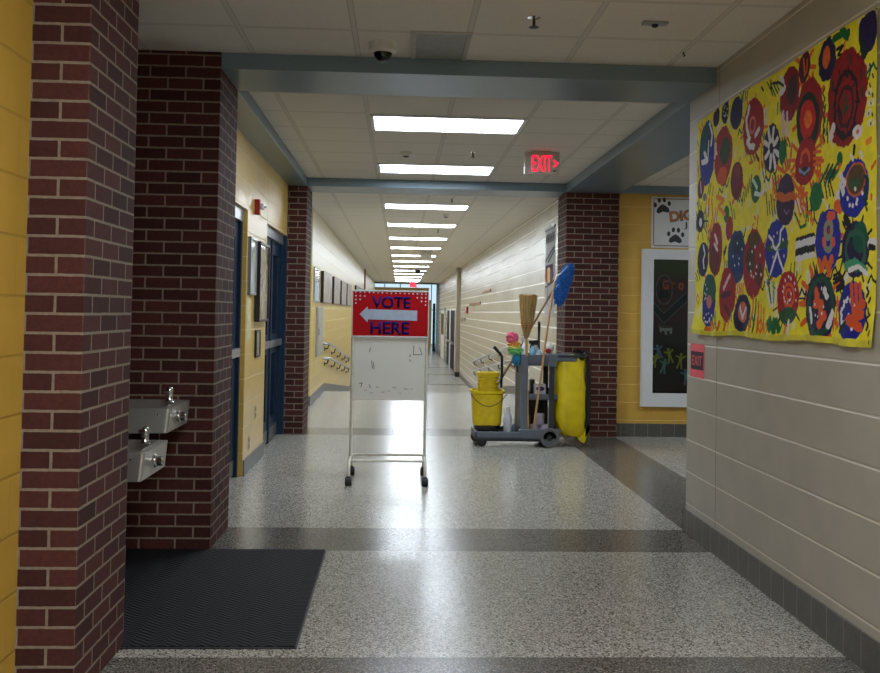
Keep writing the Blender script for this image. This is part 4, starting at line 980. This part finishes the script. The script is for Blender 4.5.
# a small dog cut-out
def blob(bm, pts, th=.004): prism(bm, poly(pts), 'Y-', yb, th)
t2 = thing('dog_cutout', 'small white and brown dog cut-out in the display case', 'cutout', (cv(88, 352).x, yb, cv(88, 378).z))
b = N(); blob(b, [(60, 338), (64, 328), (74, 330), (80, 340), (96, 344), (112, 342), (122, 350), (120, 376), (112, 376), (110, 362), (98, 364), (98, 380), (90, 380), (88, 364), (76, 362), (72, 370), (66, 368), (66, 352)]); part('body', b, plain('dog_white', (214, 204, 190), .8), t2, False)
b = N(); blob(b, [(60, 336), (64, 326), (76, 330), (82, 338), (100, 342), (114, 341), (118, 350), (96, 352), (80, 350), (66, 348)], .006); part('back_patch', b, plain('dog_brown', (110, 76, 52), .8), t2, False)
def figure(cx, cy, s, lean, colr, label):
    def Q(a, z): return (cx+s*(a*math.cos(lean)-z*math.sin(lean)), cy-s*1.0*(a*math.sin(lean)+z*math.cos(lean)))
    q = cv(cx, cy)
    t = thing('paper_figure', label, 'cutout', (q.x, yb, q.z), 'paper children in the display case')
    b = N(); prism(b, poly([Q(.0+8*math.cos(a), 34+9*math.sin(a)) for a in (2*PI*k/14 for k in range(14))]), 'Y-', yb-.001, .003); part('head', b, colr, t, False)
    b = N(); prism(b, poly([Q(-9, 24), (Q(9, 24)), Q(8, -6), Q(-8, -6)]), 'Y-', yb-.001, .003)
    part('torso', b, colr, t, False)
    for sx, up in ((-1, 16), (1, 20)):
        b = N(); prism(b, poly([Q(sx*7, 24), Q(sx*24, up+14), Q(sx*27, up+7), Q(sx*8, 15)]), 'Y-', yb-.001, .003); part('arm', b, colr, t, False)
    for sx in (-1, 1):
        b = N(); prism(b, poly([Q(sx*0, -4), Q(sx*8, -6), Q(sx*16, -36), Q(sx*7, -38)]), 'Y-', yb-.001, .003); part('leg', b, colr, t, False)
FB, FY, FT = plain('paper_blue', (130, 184, 220), .8), plain('paper_yellow', (248, 230, 66), .8), plain('paper_teal', (140, 214, 192), .8)
figure(62, 458, .8, .25, FB, 'blue paper child, top left of the cut-out children')
figure(44, 498, .8, -.3, FY, 'yellow paper child at the left edge of the case')
figure(84, 524, .85, -.2, FT, 'teal paper child below the blue one')
figure(110, 476, .85, .2, FY, 'yellow paper child in the middle of the case')
figure(158, 500, .9, -.15, FY, 'yellow paper child right of the middle one')
figure(184, 572, .9, .1, FB, 'blue paper child at the lower right of the case')

# ------------------------------------------------------------------ rolling whiteboard with the voting sign
SY = 7.93
t = thing('rolling_stand', 'cream tubular rolling stand holding a whiteboard in mid hallway', 'whiteboard stand', (-.08, SY, 0))
xl, xr = -.377, .226
for x in (xl, xr):
    b = N(); tube(b, [(x, SY, .185), (x, SY, 1.55)], .0125, 12); part('post', b, 'offwhite', t)
    b = N()
    pts = [(x, SY-.255, .075), (x, SY-.25, .13), (x, SY-.22, .172), (x, SY-.17, .185), (x, SY, .187), (x, SY+.17, .185), (x, SY+.22, .172), (x, SY+.25, .13), (x, SY+.255, .075)]
    tube(b, pts, .0125, 12); part('foot', b, 'offwhite', t)
for y in (SY-.17, SY+.17):
    b = N(); tube(b, [(xl, y, .185), (xr, y, .185)], .010, 10); part('crossbar', b, 'offwhite', t)
for x in (xl, xr):
    for y in (SY-.255, SY+.255):
        b = N(); s = -1 if x == xl else 1
        box(b, x-.016, x+.016, y-.02, y+.02, .055, .078, .004); box(b, x-.018, x-.013, y-.02, y+.012, .025, .07, .002); box(b, x+.013, x+.018, y-.02, y+.012, .025, .07, .002)
        cs = part('caster', b, 'black', t, False)
        b = N(); lathe(b, [(.012, -.026), (.032, -.026), (.0345, -.018), (.0345, .018), (.032, .026), (.012, .026)], (x, y-.006, .0347), 'X', 22); part('wheel', b, 'black_rubber', cs)
b = N(); box(b, xl+.012, xr-.012, SY-.008, SY+.008, .665, 1.50, .003)
part('whiteboard', b, plain('whiteboard_enamel', (244, 244, 232), .3, 0, .04, 3), t, False, 'off-white marker board, smudged')
for z in (.655, 1.50):
    b = N(); box(b, xl+.010, xr-.010, SY-.011, SY+.011, z, z+.014, .003); part('board_edge', b, 'offwhite', t, False)
b = N()
def wb(cx, cy):
    q = onY(330+cx/2.926, 270+cy/2.926, SY-.008); return (q.x, q.z)
for pts in ([(118, 228), (116, 240)], [(122, 265), (124, 288)], [(127, 270), (129, 290)], [(245, 222), (244, 248), (270, 247)], [(262, 226), (268, 244)], [(233, 262), (236, 268)], [(85, 332), (94, 330), (90, 342)], [(115, 335), (118, 345)], [(236, 248), (233, 254)]):
    ribbon(b, [wb(*q) for q in pts], .006, 'Y-', SY-.008, .001)
part('marker_mark', b, plain('faded_marker', (120, 116, 112), .5), t, False)
b = N()
for k in range(9):
    q = wb(104+17*k, 352+9*math.sin(k*2.3)); prism(b, ell(q[0], q[1], .016+.008*math.sin(k*3), .006, 12, .3*math.sin(k*5)), 'Y-', SY-.008, .0006)
part('pink_smudge', b, plain('pink_smear', (222, 208, 194), .5), t, False)

sx0, sx1, sz0, sz1 = -.383, .238, 1.176, 1.548
yb = SY-.016
t = thing('voting_sign', 'red vote here sign with a pale left arrow, hung on the rolling stand', 'sign', (-.08, SY, sz0))
b = N(); box(b, sx0, sx1, yb, yb+.006, sz0, sz1, .001); part('panel', b, 'red', t, False)
b = N(); box(b, sx0-.002, sx1+.002, yb-.002, yb+.008, sz1-.006, sz1+.006, .001); box(b, sx0-.002, sx1+.002, yb-.002, yb+.008, sz0-.008, sz0+.003, .001)
box(b, sx1-.003, sx1+.004, yb-.0015, yb+.008, sz0, sz1, .001); box(b, sx0-.003, sx0+.002, yb-.0015, yb+.008, sz0, sz1, .001)
part('border', b, 'white', t, False)
k_ = (sx1-sx0)/668.
def sg(cx, cy): return (sx0+(cx-112)*k_, sz1-(cy-95)*(sz1-sz0)/397.)
def word(wd, ca, cb2, cc, cd, nm):
    a = sg(ca, cd); c = sg(cc, cb2); bb = N(); text(bb, wd, 'Y-', yb, a[0], a[1], c[0]-a[0], c[1]-a[1], .002, .028); part(nm, bb, 'navy', t, False, 'navy letters ' + wd)
word('VOTE', 280, 143, 620, 247, 'lettering'); word('HERE', 272, 363, 614, 473, 'lettering')
b = N(); prism(b, [sg(*q) for q in ((175, 302), (245, 233), (245, 257), (680, 263), (680, 351), (247, 346), (247, 372))], 'Y-', yb, .002); part('arrow', b, 'arrow', t, False, 'pale blue arrow pointing left')
b = N()
def star(cx, cy):
    a, z = sg(cx, cy); prism(b, [(a+(.0088 if k % 2 == 0 else .0042)*math.sin(k*PI/5), z+(.0088 if k % 2 == 0 else .0042)*math.cos(k*PI/5)) for k in range(10)], 'Y-', yb, .002)
for x in (140, 178, 217, 257, 295, 334, 372, 411, 450, 489, 527, 567, 606, 643, 680, 718, 755): star(x, 108+(x-140)*.016)
for x, y in ((140, 142), (178, 142), (217, 142), (140, 174), (177, 173), (140, 205), (679, 150), (718, 150), (755, 150), (716, 182), (755, 182), (753, 214)): star(x, y)
part('star', b, 'white', t, False, 'rows of small white stars')

# ------------------------------------------------------------------ cleaning cart
CY0, CY1 = 9.93, 10.47
t = thing('cleaning_cart', 'grey plastic cleaning cart loaded with supplies before the right pillar', 'cleaning cart', (1.22, 10.2, 0))
b = N()
box(b, .80, 1.665, CY0, CY1, .085, .105, .004)
box(b, .80, 1.27, CY0, CY0+.025, .085, .16, .006); box(b, .80, 1.27, CY1-.025, CY1, .085, .16, .006); box(b, .80, .825, CY0, CY1, .085, .16, .006)
box(b, 1.25, 1.665, CY0, CY0+.03, .086, .19, .008); box(b, 1.25, 1.665, CY1-.03, CY1, .086, .19, .008); box(b, 1.64, 1.69, CY0+.01, CY1-.01, .14, .19, .008)
part('base_tray', b, 'cart_grey', t, False)
b = N(); box(b, .80, 1.64, CY0+.03, CY1-.03, .06, .088, .004); part('underframe', b, 'cart_dark', t, False)
for x0, x1, y0, y1, m in ((1.268, 1.338, CY0+.015, CY0+.05, 'cart_grey'), (1.268, 1.338, CY1-.05, CY1-.015, 'cart_grey'), (1.57, 1.625, CY0+.06, CY0+.10, 'cart_dark'), (1.57, 1.625, CY1-.06, CY1-.02, 'cart_dark')):
    b = N(); box(b, x0, x1, y0, y1, .10, .945, .008); part('post', b, m, t, False)
b = N(); box(b, 1.272, 1.284, CY0+.05, CY1-.05, .10, .90, .003); part('side_panel', b, 'cart_dark', t, False)
b = N(); box(b, 1.284, 1.62, CY1-.045, CY1-.035, .10, .50, .003); part('back_panel', b, 'black', t, False)
b = N(); box(b, 1.272, 1.655, CY0+.07, CY1-.02, .49, .505, .003); box(b, 1.272, 1.66, CY0+.07, CY0+.09, .485, .548, .006); box(b, 1.272, 1.66, CY1-.04, CY1-.02, .485, .548, .006); part('middle_shelf', b, 'cart_grey', t, False)
b = N(); box(b, 1.26, 1.64, CY0+.07, CY1-.02, .855, .87, .003); box(b, 1.255, 1.64, CY0+.07, CY0+.095, .84, .955, .008); box(b, 1.255, 1.64, CY1-.04, CY1-.02, .84, .955, .008); box(b, 1.255, 1.285, CY0+.07, CY1-.02, .84, .955, .008); box(b, 1.56, 1.645, CY0+.05, CY1-.02, .835, .965, .01)
part('top_shelf', b, 'cart_grey', t, False)
b = N()
for y in (CY0+.06, CY1-.09): box(b, 1.63, 1.86, y, y+.035, .89, .955, .01)
box(b, 1.83, 1.865, CY0+.06, CY1-.055, .90, .945, .01)
part('handle', b, 'cart_grey', t, False)
for x, y in ((.866, CY0+.06), (.83, CY1-.06)):
    b = N(); box(b, x-.026, x+.026, y-.022, y+.022, .07, .09, .004); box(b, x-.02, x+.03, y-.024, y-.018, .035, .08, .004); box(b, x-.02, x+.03, y+.018, y+.024, .035, .08, .004)
    cs = part('caster', b, 'dark_steel', t, False)
    b = N(); lathe(b, [(.015, -.018), (.046, -.018), (.05, -.01), (.05, .01), (.046, .018), (.015, .018)], (x+.01, y, .0505), 'Y', 24); wh = part('wheel', b, 'black_rubber', cs)
for y in (CY0+.02, CY1-.02):
    b = N(); lathe(b, [(.068, -.02), (.094, -.022), (.101, -.012), (.101, .012), (.094, .022), (.068, .02)], (1.575, y, .1015), 'Y', 32); wh = part('wheel', b, plain('grey_tyre', (92, 92, 94), .6), t)
    b = N(); lathe(b, [(.012, -.024), (.03, -.02), (.066, -.014), (.072, -.018), (.072, .018), (.03, .02), (.012, .024)], (1.575, y, .1015), 'Y', 28); part('hub', b, 'black', wh)
b = N(); tube(b, [(1.575, CY0+.01, .1015), (1.575, CY1-.01, .1015)], .01, 10); part('axle', b, 'dark_steel', t)

# yellow bag hung from the cart handle
def bag():
    t = thing('waste_bag', 'yellow vinyl waste bag hanging on the cart handle', 'bag', (1.80, 10.2, .08))
    b = N(); rings = []; prof = [(.95, .0), (.90, .0), (.86, .02), (.78, .06), (.62, .13), (.45, .17), (.30, .16), (.20, .10), (.13, .02), (.11, -.05)]
    n = 40
    for i, (z, bul) in enumerate(prof):
        ring = []
        x0, x1 = 1.645, 1.965
        if i >= 7: x0 += .03*(i-6)
        hx = (x1-x0)/2; cx = (x0+x1)/2; hy = .20+bul*.35
        for k in range(n):
            a = 2*PI*k/n; ca, sa = math.cos(a), math.sin(a)
            px = cx+hx*(abs(ca)**.55)*(1 if ca > 0 else -1)*(1+.05*bul); py = 10.2+hy*(abs(sa)**.6)*(1 if sa > 0 else -1)
            wr = .008*math.sin(a*9+z*22)+.006*math.sin(a*5-z*31)
            if i == 0: wr = 0
            ring.append(b.verts.new((px+wr*ca, py+wr*sa, z+.004*math.sin(a*7+i))))
        rings.append(ring)
    for A, B in zip(rings, rings[1:]):
        for k in range(n): b.faces.new((A[k], A[(k+1) % n], B[(k+1) % n], B[k]))
    b.faces.new(rings[-1])
    part('bag_body', b, 'yellow_vinyl', t)
    b = N(); prism(b, [(1.985, .96), (2.01, .90), (2.015, .5), (2.01, .20), (1.985, .12), (1.955, .10), (1.965, .2), (1.968, .85)], 'Y-', 10.06, .04); part('zip_edge', b, 'black', t, False)
    b = N(); box(b, 1.645, 1.97, 9.985, 10.0, .86, .885, .004) if False else tube(b, [(1.66, 9.99, .945), (1.96, 9.99, .945), (1.965, 10.41, .945), (1.66, 10.41, .945)], .012, 8); part('rim_rod', b, 'cart_dark', t)
    b = N(); prism(b, [(1.85, .12), (1.93, .145), (2.0, .24), (2.01, .18), (1.985, .10), (1.955, .035), (1.90, .06)], 'Y-', 10.07, .05); fl = part('bottom_flap', b, 'yellow_vinyl', t, False)
    b = N(); tube(b, [(1.85, 10.018, .115), (1.90, 10.015, .055), (1.955, 10.015, .03), (1.988, 10.015, .10), (2.015, 10.018, .19)], .008, 8); part('black_piping', b, 'black', fl)
bag()
# crumpled black liner on the handle end
def crumple(name, c, r, mat, label, cat, amp=.25, seed=1, sub=3):
    rnd = random.Random(seed); b = N(); bmesh.ops.create_icosphere(b, subdivisions=sub, radius=1)
    k = [(rnd.uniform(2, 7), rnd.uniform(2, 7), rnd.uniform(2, 7), rnd.uniform(0, 6)) for _ in range(5)]
    for v in b.verts:
        d = 1+amp*sum(math.sin(v.co.x*q[0]+v.co.y*q[1]+v.co.z*q[2]+q[3]) for q in k)/2.2
        v.co = Vector((c[0]+v.co.x*r[0]*d, c[1]+v.co.y*r[1]*d, c[2]+v.co.z*r[2]*d))
    return single(name, b, mat, label, cat)
crumple('bin_liner', (1.925, 10.10, .955), (.085, .12, .055), 'black_film', 'crumpled black bin liner draped on the cart handle end', 'bin liner', seed=4)

# yellow mop bucket with wringer
bx, by = .94, 10.2
t = thing('mop_bucket', 'yellow mop bucket with wringer on the cart tray', 'mop bucket', (bx, by, .105))
b = N()
def rrect(hx, hy, z, n=32, p=.5, cx=bx):
    out = []
    for k in range(n):
        a = 2*PI*k/n; ca, sa = math.cos(a), math.sin(a)
        out.append((cx+hx*abs(ca)**p*(1 if ca > 0 else -1), by+hy*abs(sa)**p*(1 if sa > 0 else -1), z))
    return out
def loft(b, rs, cap0=True, cap1=True):
    R = [[b.verts.new(q) for q in r] for r in rs]; n = len(R[0])
    for A, B in zip(R, R[1:]):
        for k in range(n): b.faces.new((A[k], A[(k+1) % n], B[(k+1) % n], B[k]))
    if cap0: b.faces.new(R[0])
    if cap1: b.faces.new(R[-1])
loft(b, [rrect(.138, .15, .205), rrect(.148, .165, .215), rrect(.168, .19, .535), rrect(.182, .205, .545), rrect(.184, .207, .572), rrect(.166, .188, .572), rrect(.145, .16, .24)], True, True)
part('bucket', b, 'yellow_plastic', t)
b = N(); loft(b, [rrect(.115, .14, .155), rrect(.135, .155, .165), rrect(.135, .155, .206)])
part('dolly', b, 'black', t)
for dx in (-.10, .10):
    for dy in (-.13, .13):
        b = N(); lathe(b, [(.01, -.014), (.027, -.014), (.0285, -.006), (.0285, .006), (.027, .014), (.01, .014)], (bx+dx, by+dy, .1340), 'Y', 18); box(b, bx+dx-.012, bx+dx+.012, by+dy-.012, by+dy+.012, .145, .17, .003); part('caster', b, 'black_rubber', t)
b = N(); tube(b, [(bx-.185+.37*k/14, by-.212-.012*math.sin(PI*k/14), .545-.13*math.sin(PI*k/14)**.8 if 0 < k < 14 else .545) for k in range(15)], .0045, 8); part('bail', b, 'dark_steel', t)
# wringer: slatted basket
b = N(); wx0, wx1 = .823, 1.072
zs = .565
for k in range(5):
    z = .575+k*.035
    loft(b, [rrect((wx1-wx0)/2-.018+.004*k, .125, z, cx=(wx0+wx1)/2), rrect((wx1-wx0)/2-.018+.004*k, .125, z+.02, cx=(wx0+wx1)/2)])
loft(b, [rrect((wx1-wx0)/2-.035, .108, .50, cx=(wx0+wx1)/2), rrect((wx1-wx0)/2-.028, .115, .735, cx=(wx0+wx1)/2)])
loft(b, [rrect((wx1-wx0)/2-.004, .135, .735, cx=(wx0+wx1)/2), rrect((wx1-wx0)/2, .14, .757, cx=(wx0+wx1)/2), rrect((wx1-wx0)/2-.03, .11, .757, cx=(wx0+wx1)/2), rrect((wx1-wx0)/2-.04, .10, .70, cx=(wx0+wx1)/2)])
part('wringer', b, 'yellow_plastic', t)
b = N(); tube(b, [(1.085, by-.05, .60), (1.09, by-.05, .80), (1.088, by-.05, .92), (1.075, by-.05, .95), (1.03, by-.05, .995), (1.0, by-.05, 1.03)], [.014, .014, .014, .015, .018, .018], 12); part('wringer_handle', b, 'black', t)

# translucent jug
def bottle(name, x, y, z, r, h, mat, cap, label, cat, group=None, spray=False, sy=1):
    t = thing(name, label, cat, (x, y, z), group)
    b = N(); lathe(b, [(r*.9, 0), (r, .01), (r, h*.60), (r*.85, h*.70), (r*.42, h*.82), (r*.36, h*.9)], (x, y, z), seg=20, sy=sy); part('body', b, mat, t)
    b = N()
    lathe(b, [(r*.45, h*.88), (r*.45, h*.98), (r*.3, h)], (x, y, z), seg=14)
    c = part('cap', b, cap, t)
    if spray:
        b = N(); box(b, x-.045, x+.03, y-.012, y+.012, z+h*.98, z+h*.98+.035, .006); tube(b, [(x-.02, y, z+h), (x-.028, y, z+h-.05)], .006, 8); part('trigger', b, cap, t)
bottle('plastic_jug', 1.145, 10.02, .1055, .043, .31, 'clear_plastic', 'white_plastic', 'translucent plastic jug standing on the cart tray', 'jug')
SH = .8705
bottle('spray_bottle', onY(524.3, 345, 10.08).x, 10.08, SH, .032, .245, plain('white_bottle', (222, 222, 232), .35), 'white_plastic', 'white spray bottle beside the rainbow duster', 'spray bottle', 'spray bottles on the cart', True)
bottle('spray_bottle', onY(533, 345, 10.08).x, 10.08, SH, .037, .20, plain('pale_blue_liquid', (120, 176, 200), .2), 'black', 'pale blue spray bottle behind the broom handle', 'spray bottle', 'spray bottles on the cart', True)
bottle('spray_bottle', 1.47, 10.30, SH, .035, .20, plain('grey_bottle', (150, 156, 160), .35), 'black', 'grey spray bottle at the back of the cart top', 'spray bottle', 'spray bottles on the cart', True)
crumple('cleaning_rag', (1.475, 10.10, SH+.072), (.042, .05, .062), plain('pale_cloth', (190, 206, 214), .9), 'pale blue rag heaped on the cart top', 'rag', .2, 9)
crumple('plastic_bag', (1.585, 10.13, 1.022), (.05, .05, .048), plain('white_film', (224, 222, 214), .4), 'white plastic bag with items on the cart top', 'plastic bag', .2, 12)
crumple('red_cloth', (1.562, 10.04, .995), (.026, .02, .024), plain('red_cloth', (176, 26, 34), .8), 'small red bundle beside the white plastic bag', 'cloth', .2, 15)
# things on the middle shelf and base
t = thing('wipes_box', 'white and navy box on the middle cart shelf', 'box', (1.49, 10.12, .5055))
b = N(); box(b, 1.425, 1.545, 10.06, 10.18, .5055, .645, .004); part('carton', b, plain('white_card', (206, 206, 212), .6), t, False)
b = N(); prism(b, ell(1.485, .60, .045, .024), 'Y-', 10.06, .002); part('navy_patch', b, plain('navy_print', (30, 34, 90), .6), t, False)
b = N(); box(b, 1.40, 1.44, 10.14, 10.30, .5055, .69, .008); single('black_canister', b, 'black', 'black canister beside the white and navy box', 'canister', smooth=False)
crumple('black_pouch', (1.53, 10.28, .56), (.075, .07, .055), 'black_film', 'black pouch at the back of the middle cart shelf', 'pouch', .18, 21)
crumple('white_cloth', (1.31, 10.10, .54), (.024, .05, .03), plain('white_cloth', (220, 222, 226), .9), 'white cloth at the left end of the middle cart shelf', 'cloth', .2, 22)
for k, (x, z, lb) in enumerate(((1.44, .1055, 'pale paper roll, lower left in the cart base'), (1.545, .1055, 'pale paper roll, lower right in the cart base'), (1.49, .2205, 'pale paper roll resting on the two lower ones'))):
    t = thing('paper_roll', lb, 'paper roll', (x, 10.13, z), 'paper rolls in the cart')
    b = N(); lathe(b, [(.022, 0), (.05, 0), (.052, .004), (.052, .111), (.05, .115), (.022, .115)], (x, 10.13, z), seg=24); part('roll', b, plain('pale_paper_roll', (196, 186, 204), .8), t)
    b = N(); lathe(b, [(.0215, .001), (.0215, .1145), (.019, .1145), (.019, .001)], (x, 10.13, z), seg=18, cap=False); part('core', b, 'beige_plastic', t)
b = N(); box(b, 1.30, 1.41, 10.22, 10.38, .1055, .30, .006); single('cardboard_box', b, plain('brown_card', (120, 84, 52), .8), 'brown carton at the back of the cart base', 'box', smooth=False)

# broom, standing head up
FY_ = CY0+.048
p0 = onY(527.8, 427, FY_); p1 = onY(526.3, 333, FY_)
t = thing('corn_broom', 'straw broom standing head up in the cart', 'broom', (p0.x, FY_, .1055))
b = N(); tube(b, [(p0.x+.003, FY_, .106), (p0.x, FY_, p0.z), (p1.x, FY_, p1.z+.03)], .0125, 12); part('handle', b, 'wood', t)
b = N()
prof = [(1.135, .022, .018), (1.17, .034, .026), (1.215, .048, .03), (1.27, .062, .032), (1.36, .075, .032), (1.48, .088, .03), (1.575, .097, .026)]
rings = []
for i, (z, hx, hy) in enumerate(prof):
    cx = p1.x+.002+(z-1.135)*.03
    ring = []
    for k in range(48):
        a = 2*PI*k/48; ca, sa = math.cos(a), math.sin(a); rf = 1+(.03+.02*i/6)*math.sin(k*7.3)+.02*math.sin(k*3.1)
        ring.append((cx+hx*rf*abs(ca)**.8*(1 if ca > 0 else -1), FY_+hy*rf*sa, z+(.010*math.sin(k*5.7) if i == 6 else 0)))
    rings.append(ring)
loft(b, rings)
straw = NT('straw'); straw.set(.8)
sx_, sy_, sz_ = straw.xyz(straw.obj())
sn = straw.n('ShaderNodeTexNoise', i_Scale=1.0, i_Detail=3.0)
cvn = straw.n('ShaderNodeCombineXYZ'); straw.l(straw.math('MULTIPLY', sx_, 260.0), cvn.inputs[0]); straw.l(straw.math('MULTIPLY', sy_, 120.0), cvn.inputs[1]); straw.l(straw.math('MULTIPLY', sz_, 6.0), cvn.inputs[2]); straw.l(cvn.outputs[0], sn.inputs['Vector'])
straw.l(straw.ramp(sn.outputs[0], [(.3, lin((92, 66, 28))), (.5, lin((150, 118, 62))), (.7, lin((190, 158, 96)))]), straw.b.inputs['Base Color']); straw.bump(sn.outputs[0], .8, .006)
hd = part('bristles', b, straw.m, t)
b = N()
for z, hx in ((1.232, .055), (1.255, .060), (1.28, .065)):
    loft(b, [[(p1.x+.004+(hx*1.05)*math.cos(a), FY_+.034*math.sin(a), z+dz) for a in (2*PI*k/24 for k in range(24))] for dz in (0, .006)], False, False)
part('stitching', b, plain('red_twine', (150, 70, 44), .8), hd, True)
b = N(); loft(b, [[(p1.x+hx*math.cos(a), FY_+hx*.8*math.sin(a), z) for a in (2*PI*k/20 for k in range(20))] for z, hx in ((1.125, .019), (1.15, .027), (1.175, .037))]); part('binding', b, plain('wire_binding', (150, 118, 70), .5), hd)

# dust mop
q0 = onY(533.5, 428, FY_); q1 = onY(552, 297, FY_-.01); q2 = onY(556, 277, FY_-.012)
t = thing('dust_mop', 'blue dust mop standing head up against the cart', 'mop', (q0.x, FY_, .1055))
b = N(); tube(b, [(q0.x-.004, FY_, .106), tuple(q0), tuple(q1), tuple(q2)], .0115, 12); part('handle', b, 'wood', t)
b = N(); bmesh.ops.create_icosphere(b, subdivisions=5, radius=1)
A = onY(571, 263, FY_-.03); B = onY(557, 306, FY_-.03); mid = (A+B)/2; ax = (A-B); L_ = ax.length/2; ax.normalize(); sd = ax.cross(Vector((0, 1, 0))).normalized()
for v in b.verts:
    x, y, z = v.co; f = 1-.25*max(0, z)**2
    r = 1+.10*math.sin(z*26+math.sin(x*9)*2)+.07*math.sin(z*41+y*13)+.05*math.sin(x*31+z*5)
    sgn = (1 if z > 0 else -1)
    zz2 = sgn*abs(z)**.75
    bend = .10*(1-z*z)
    v.co = mid + ax*(zz2*L_*(1+.05*math.sin(x*17))) + sd*(x*.074*r - .012 + bend*.2) + Vector((0, y*.045*r, 0))
mh = part('mop_head', b, 'dust_blue', t)
b = N(); w1 = onY(561, 273, FY_-.09); w2 = onY(555, 281, FY_-.09)
tube(b, [tuple(w1), tuple((w1+w2)/2+Vector((-.012, 0, .01))), tuple(w2)], [.012, .020, .010], 10, True, .5); part('clip', b, 'white_plastic', mh)
b = N(); w3 = onY(568, 266, FY_-.08); w4 = onY(563, 271, FY_-.085); w5 = onY(559, 284, FY_-.085); w6 = onY(556, 287, FY_-.085)
tube(b, [tuple(w3), tuple(w4), tuple(w1)], .004, 6); tube(b, [tuple(w5), tuple(w6)], .004, 6); part('cord', b, plain('pale_cord', (150, 180, 210), .8), mh)

# wet mop leaning from the bucket
m0 = onY(492, 395, 10.2); m1 = onY(519, 352, 10.05); m2 = onY(553, 290, 9.985)
m0 = Vector((.985, 10.2, .50)); m2 = onY(554, 288.5, 10.06)
m1 = onY(519.5, 352, 10.13)
t = thing('wet_mop', 'long handled mop leaning from the yellow bucket behind the broom', 'mop', (.96, 10.2, .25))
b = N(); tube(b, [tuple(m0), tuple(m0.lerp(m2, .5)), tuple(m2)], .0115, 12); part('handle', b, 'wood_dark', t)
b = N()
rnd = random.Random(5)
for k in range(26):
    a = 2*PI*k/26; r = .05+.03*rnd.random()
    tube(b, [(.985+.02*math.cos(a), 10.2+.02*math.sin(a), .50), (.96+r*.8*math.cos(a), 10.2+r*.8*math.sin(a), .42), (.95+r*math.cos(a), 10.2+r*math.sin(a), .262)], .010, 6)
part('mop_strands', b, 'mop_yarn', t)
# rainbow duster standing head up
def rainbow():
    u, v = 513, 340
    top = onY(512, 333.5, 10.0); bot = onY(515, 366, 10.0)
    t = thing('rainbow_duster', 'fluffy rainbow coloured duster at the left end of the cart top', 'duster', (bot.x, 10.0, bot.z))
    bands = [((232, 104, 138), 0, .42), ((230, 150, 70), .42, .56), ((226, 214, 110), .56, .66), ((116, 206, 120), .66, .84), ((40, 120, 160), .84, 1.0)]
    names = ['pink_fluff', 'orange_fluff', 'yellow_fluff', 'green_fluff', 'blue_fluff']
    cs = [(512.4, 338, 5.8, 5.8), (514, 344.5, 5.4, 3.5), (514.2, 347.5, 5.8, 3.2), (515.6, 351.0, 6.6, 4.2), (516.6, 360, 4.2, 5.4)]
    for (c, _, _), nm, (cu, cv_, ru, rv), sd_ in zip(bands, names, cs, (31, 32, 33, 34, 35)):
        q = onY(cu, cv_, 9.985); k = 9.985/965
        rnd = random.Random(sd_); b = N(); bmesh.ops.create_icosphere(b, subdivisions=4, radius=1)
        kk = [(rnd.uniform(3, 11), rnd.uniform(3, 11), rnd.uniform(3, 11), rnd.uniform(0, 6)) for _ in range(6)]
        for vv in b.verts:
            d = 1+.10*math.sin(vv.co.x*23+vv.co.z*9)*math.sin(vv.co.z*21+vv.co.y*13)+.22*sum(math.sin(vv.co.x*w[0]+vv.co.y*w[1]+vv.co.z*w[2]+w[3]) for w in kk)/3
            vv.co = Vector((q.x+vv.co.x*ru*k*d, q.y+vv.co.y*.05*d, q.z+vv.co.z*rv*k*d))
        part(nm, b, plain('fluff_'+nm, c, .95, bump=.7, scale=90, var=.3), t)
    b = N(); e = onY(517.5, 372, 9.985); tube(b, [tuple(onY(516.8, 362, 9.985)), tuple(e)], .008, 8); part('handle', b, 'black', t)
rainbow()
# brush with grey shaft and black grip
g0 = onY(538.7, 350, 10.40); g1 = onY(538.7, 322.5, 10.40)
t = thing('scrub_brush', 'grey long brush with a black grip standing at the cart back', 'brush', (g0.x, 10.40, SH))
b = N(); box(b, g0.x-.013, g0.x+.013, 10.39, 10.41, SH, g1.z-.09, .004); part('shaft', b, 'cart_dark', t, False)
b = N(); tube(b, [(g0.x, 10.40, g1.z-.10), (g0.x, 10.40, g1.z-.05), (g0.x, 10.40, g1.z+.01)], [.015, .017, .013], 10); part('grip', b, 'black', t)
b = N(); box(b, g0.x-.03, g0.x+.03, 10.375, 10.425, SH, SH+.05, .006); part('head', b, 'black', t, False)

# ------------------------------------------------------------------ world (daylight beyond the far lobby)
wd = bpy.data.worlds.new('world'); scene.world = wd; wd.use_nodes = True
bg = wd.node_tree.nodes['Background']; bg.inputs[0].default_value = (.80, .92, 1, 1); bg.inputs[1].default_value = 1.5
scene.view_settings.view_transform = 'Standard'
scene.view_settings.look = 'None'
scene.view_settings.exposure = -.06
scene.view_settings.gamma = 1.08
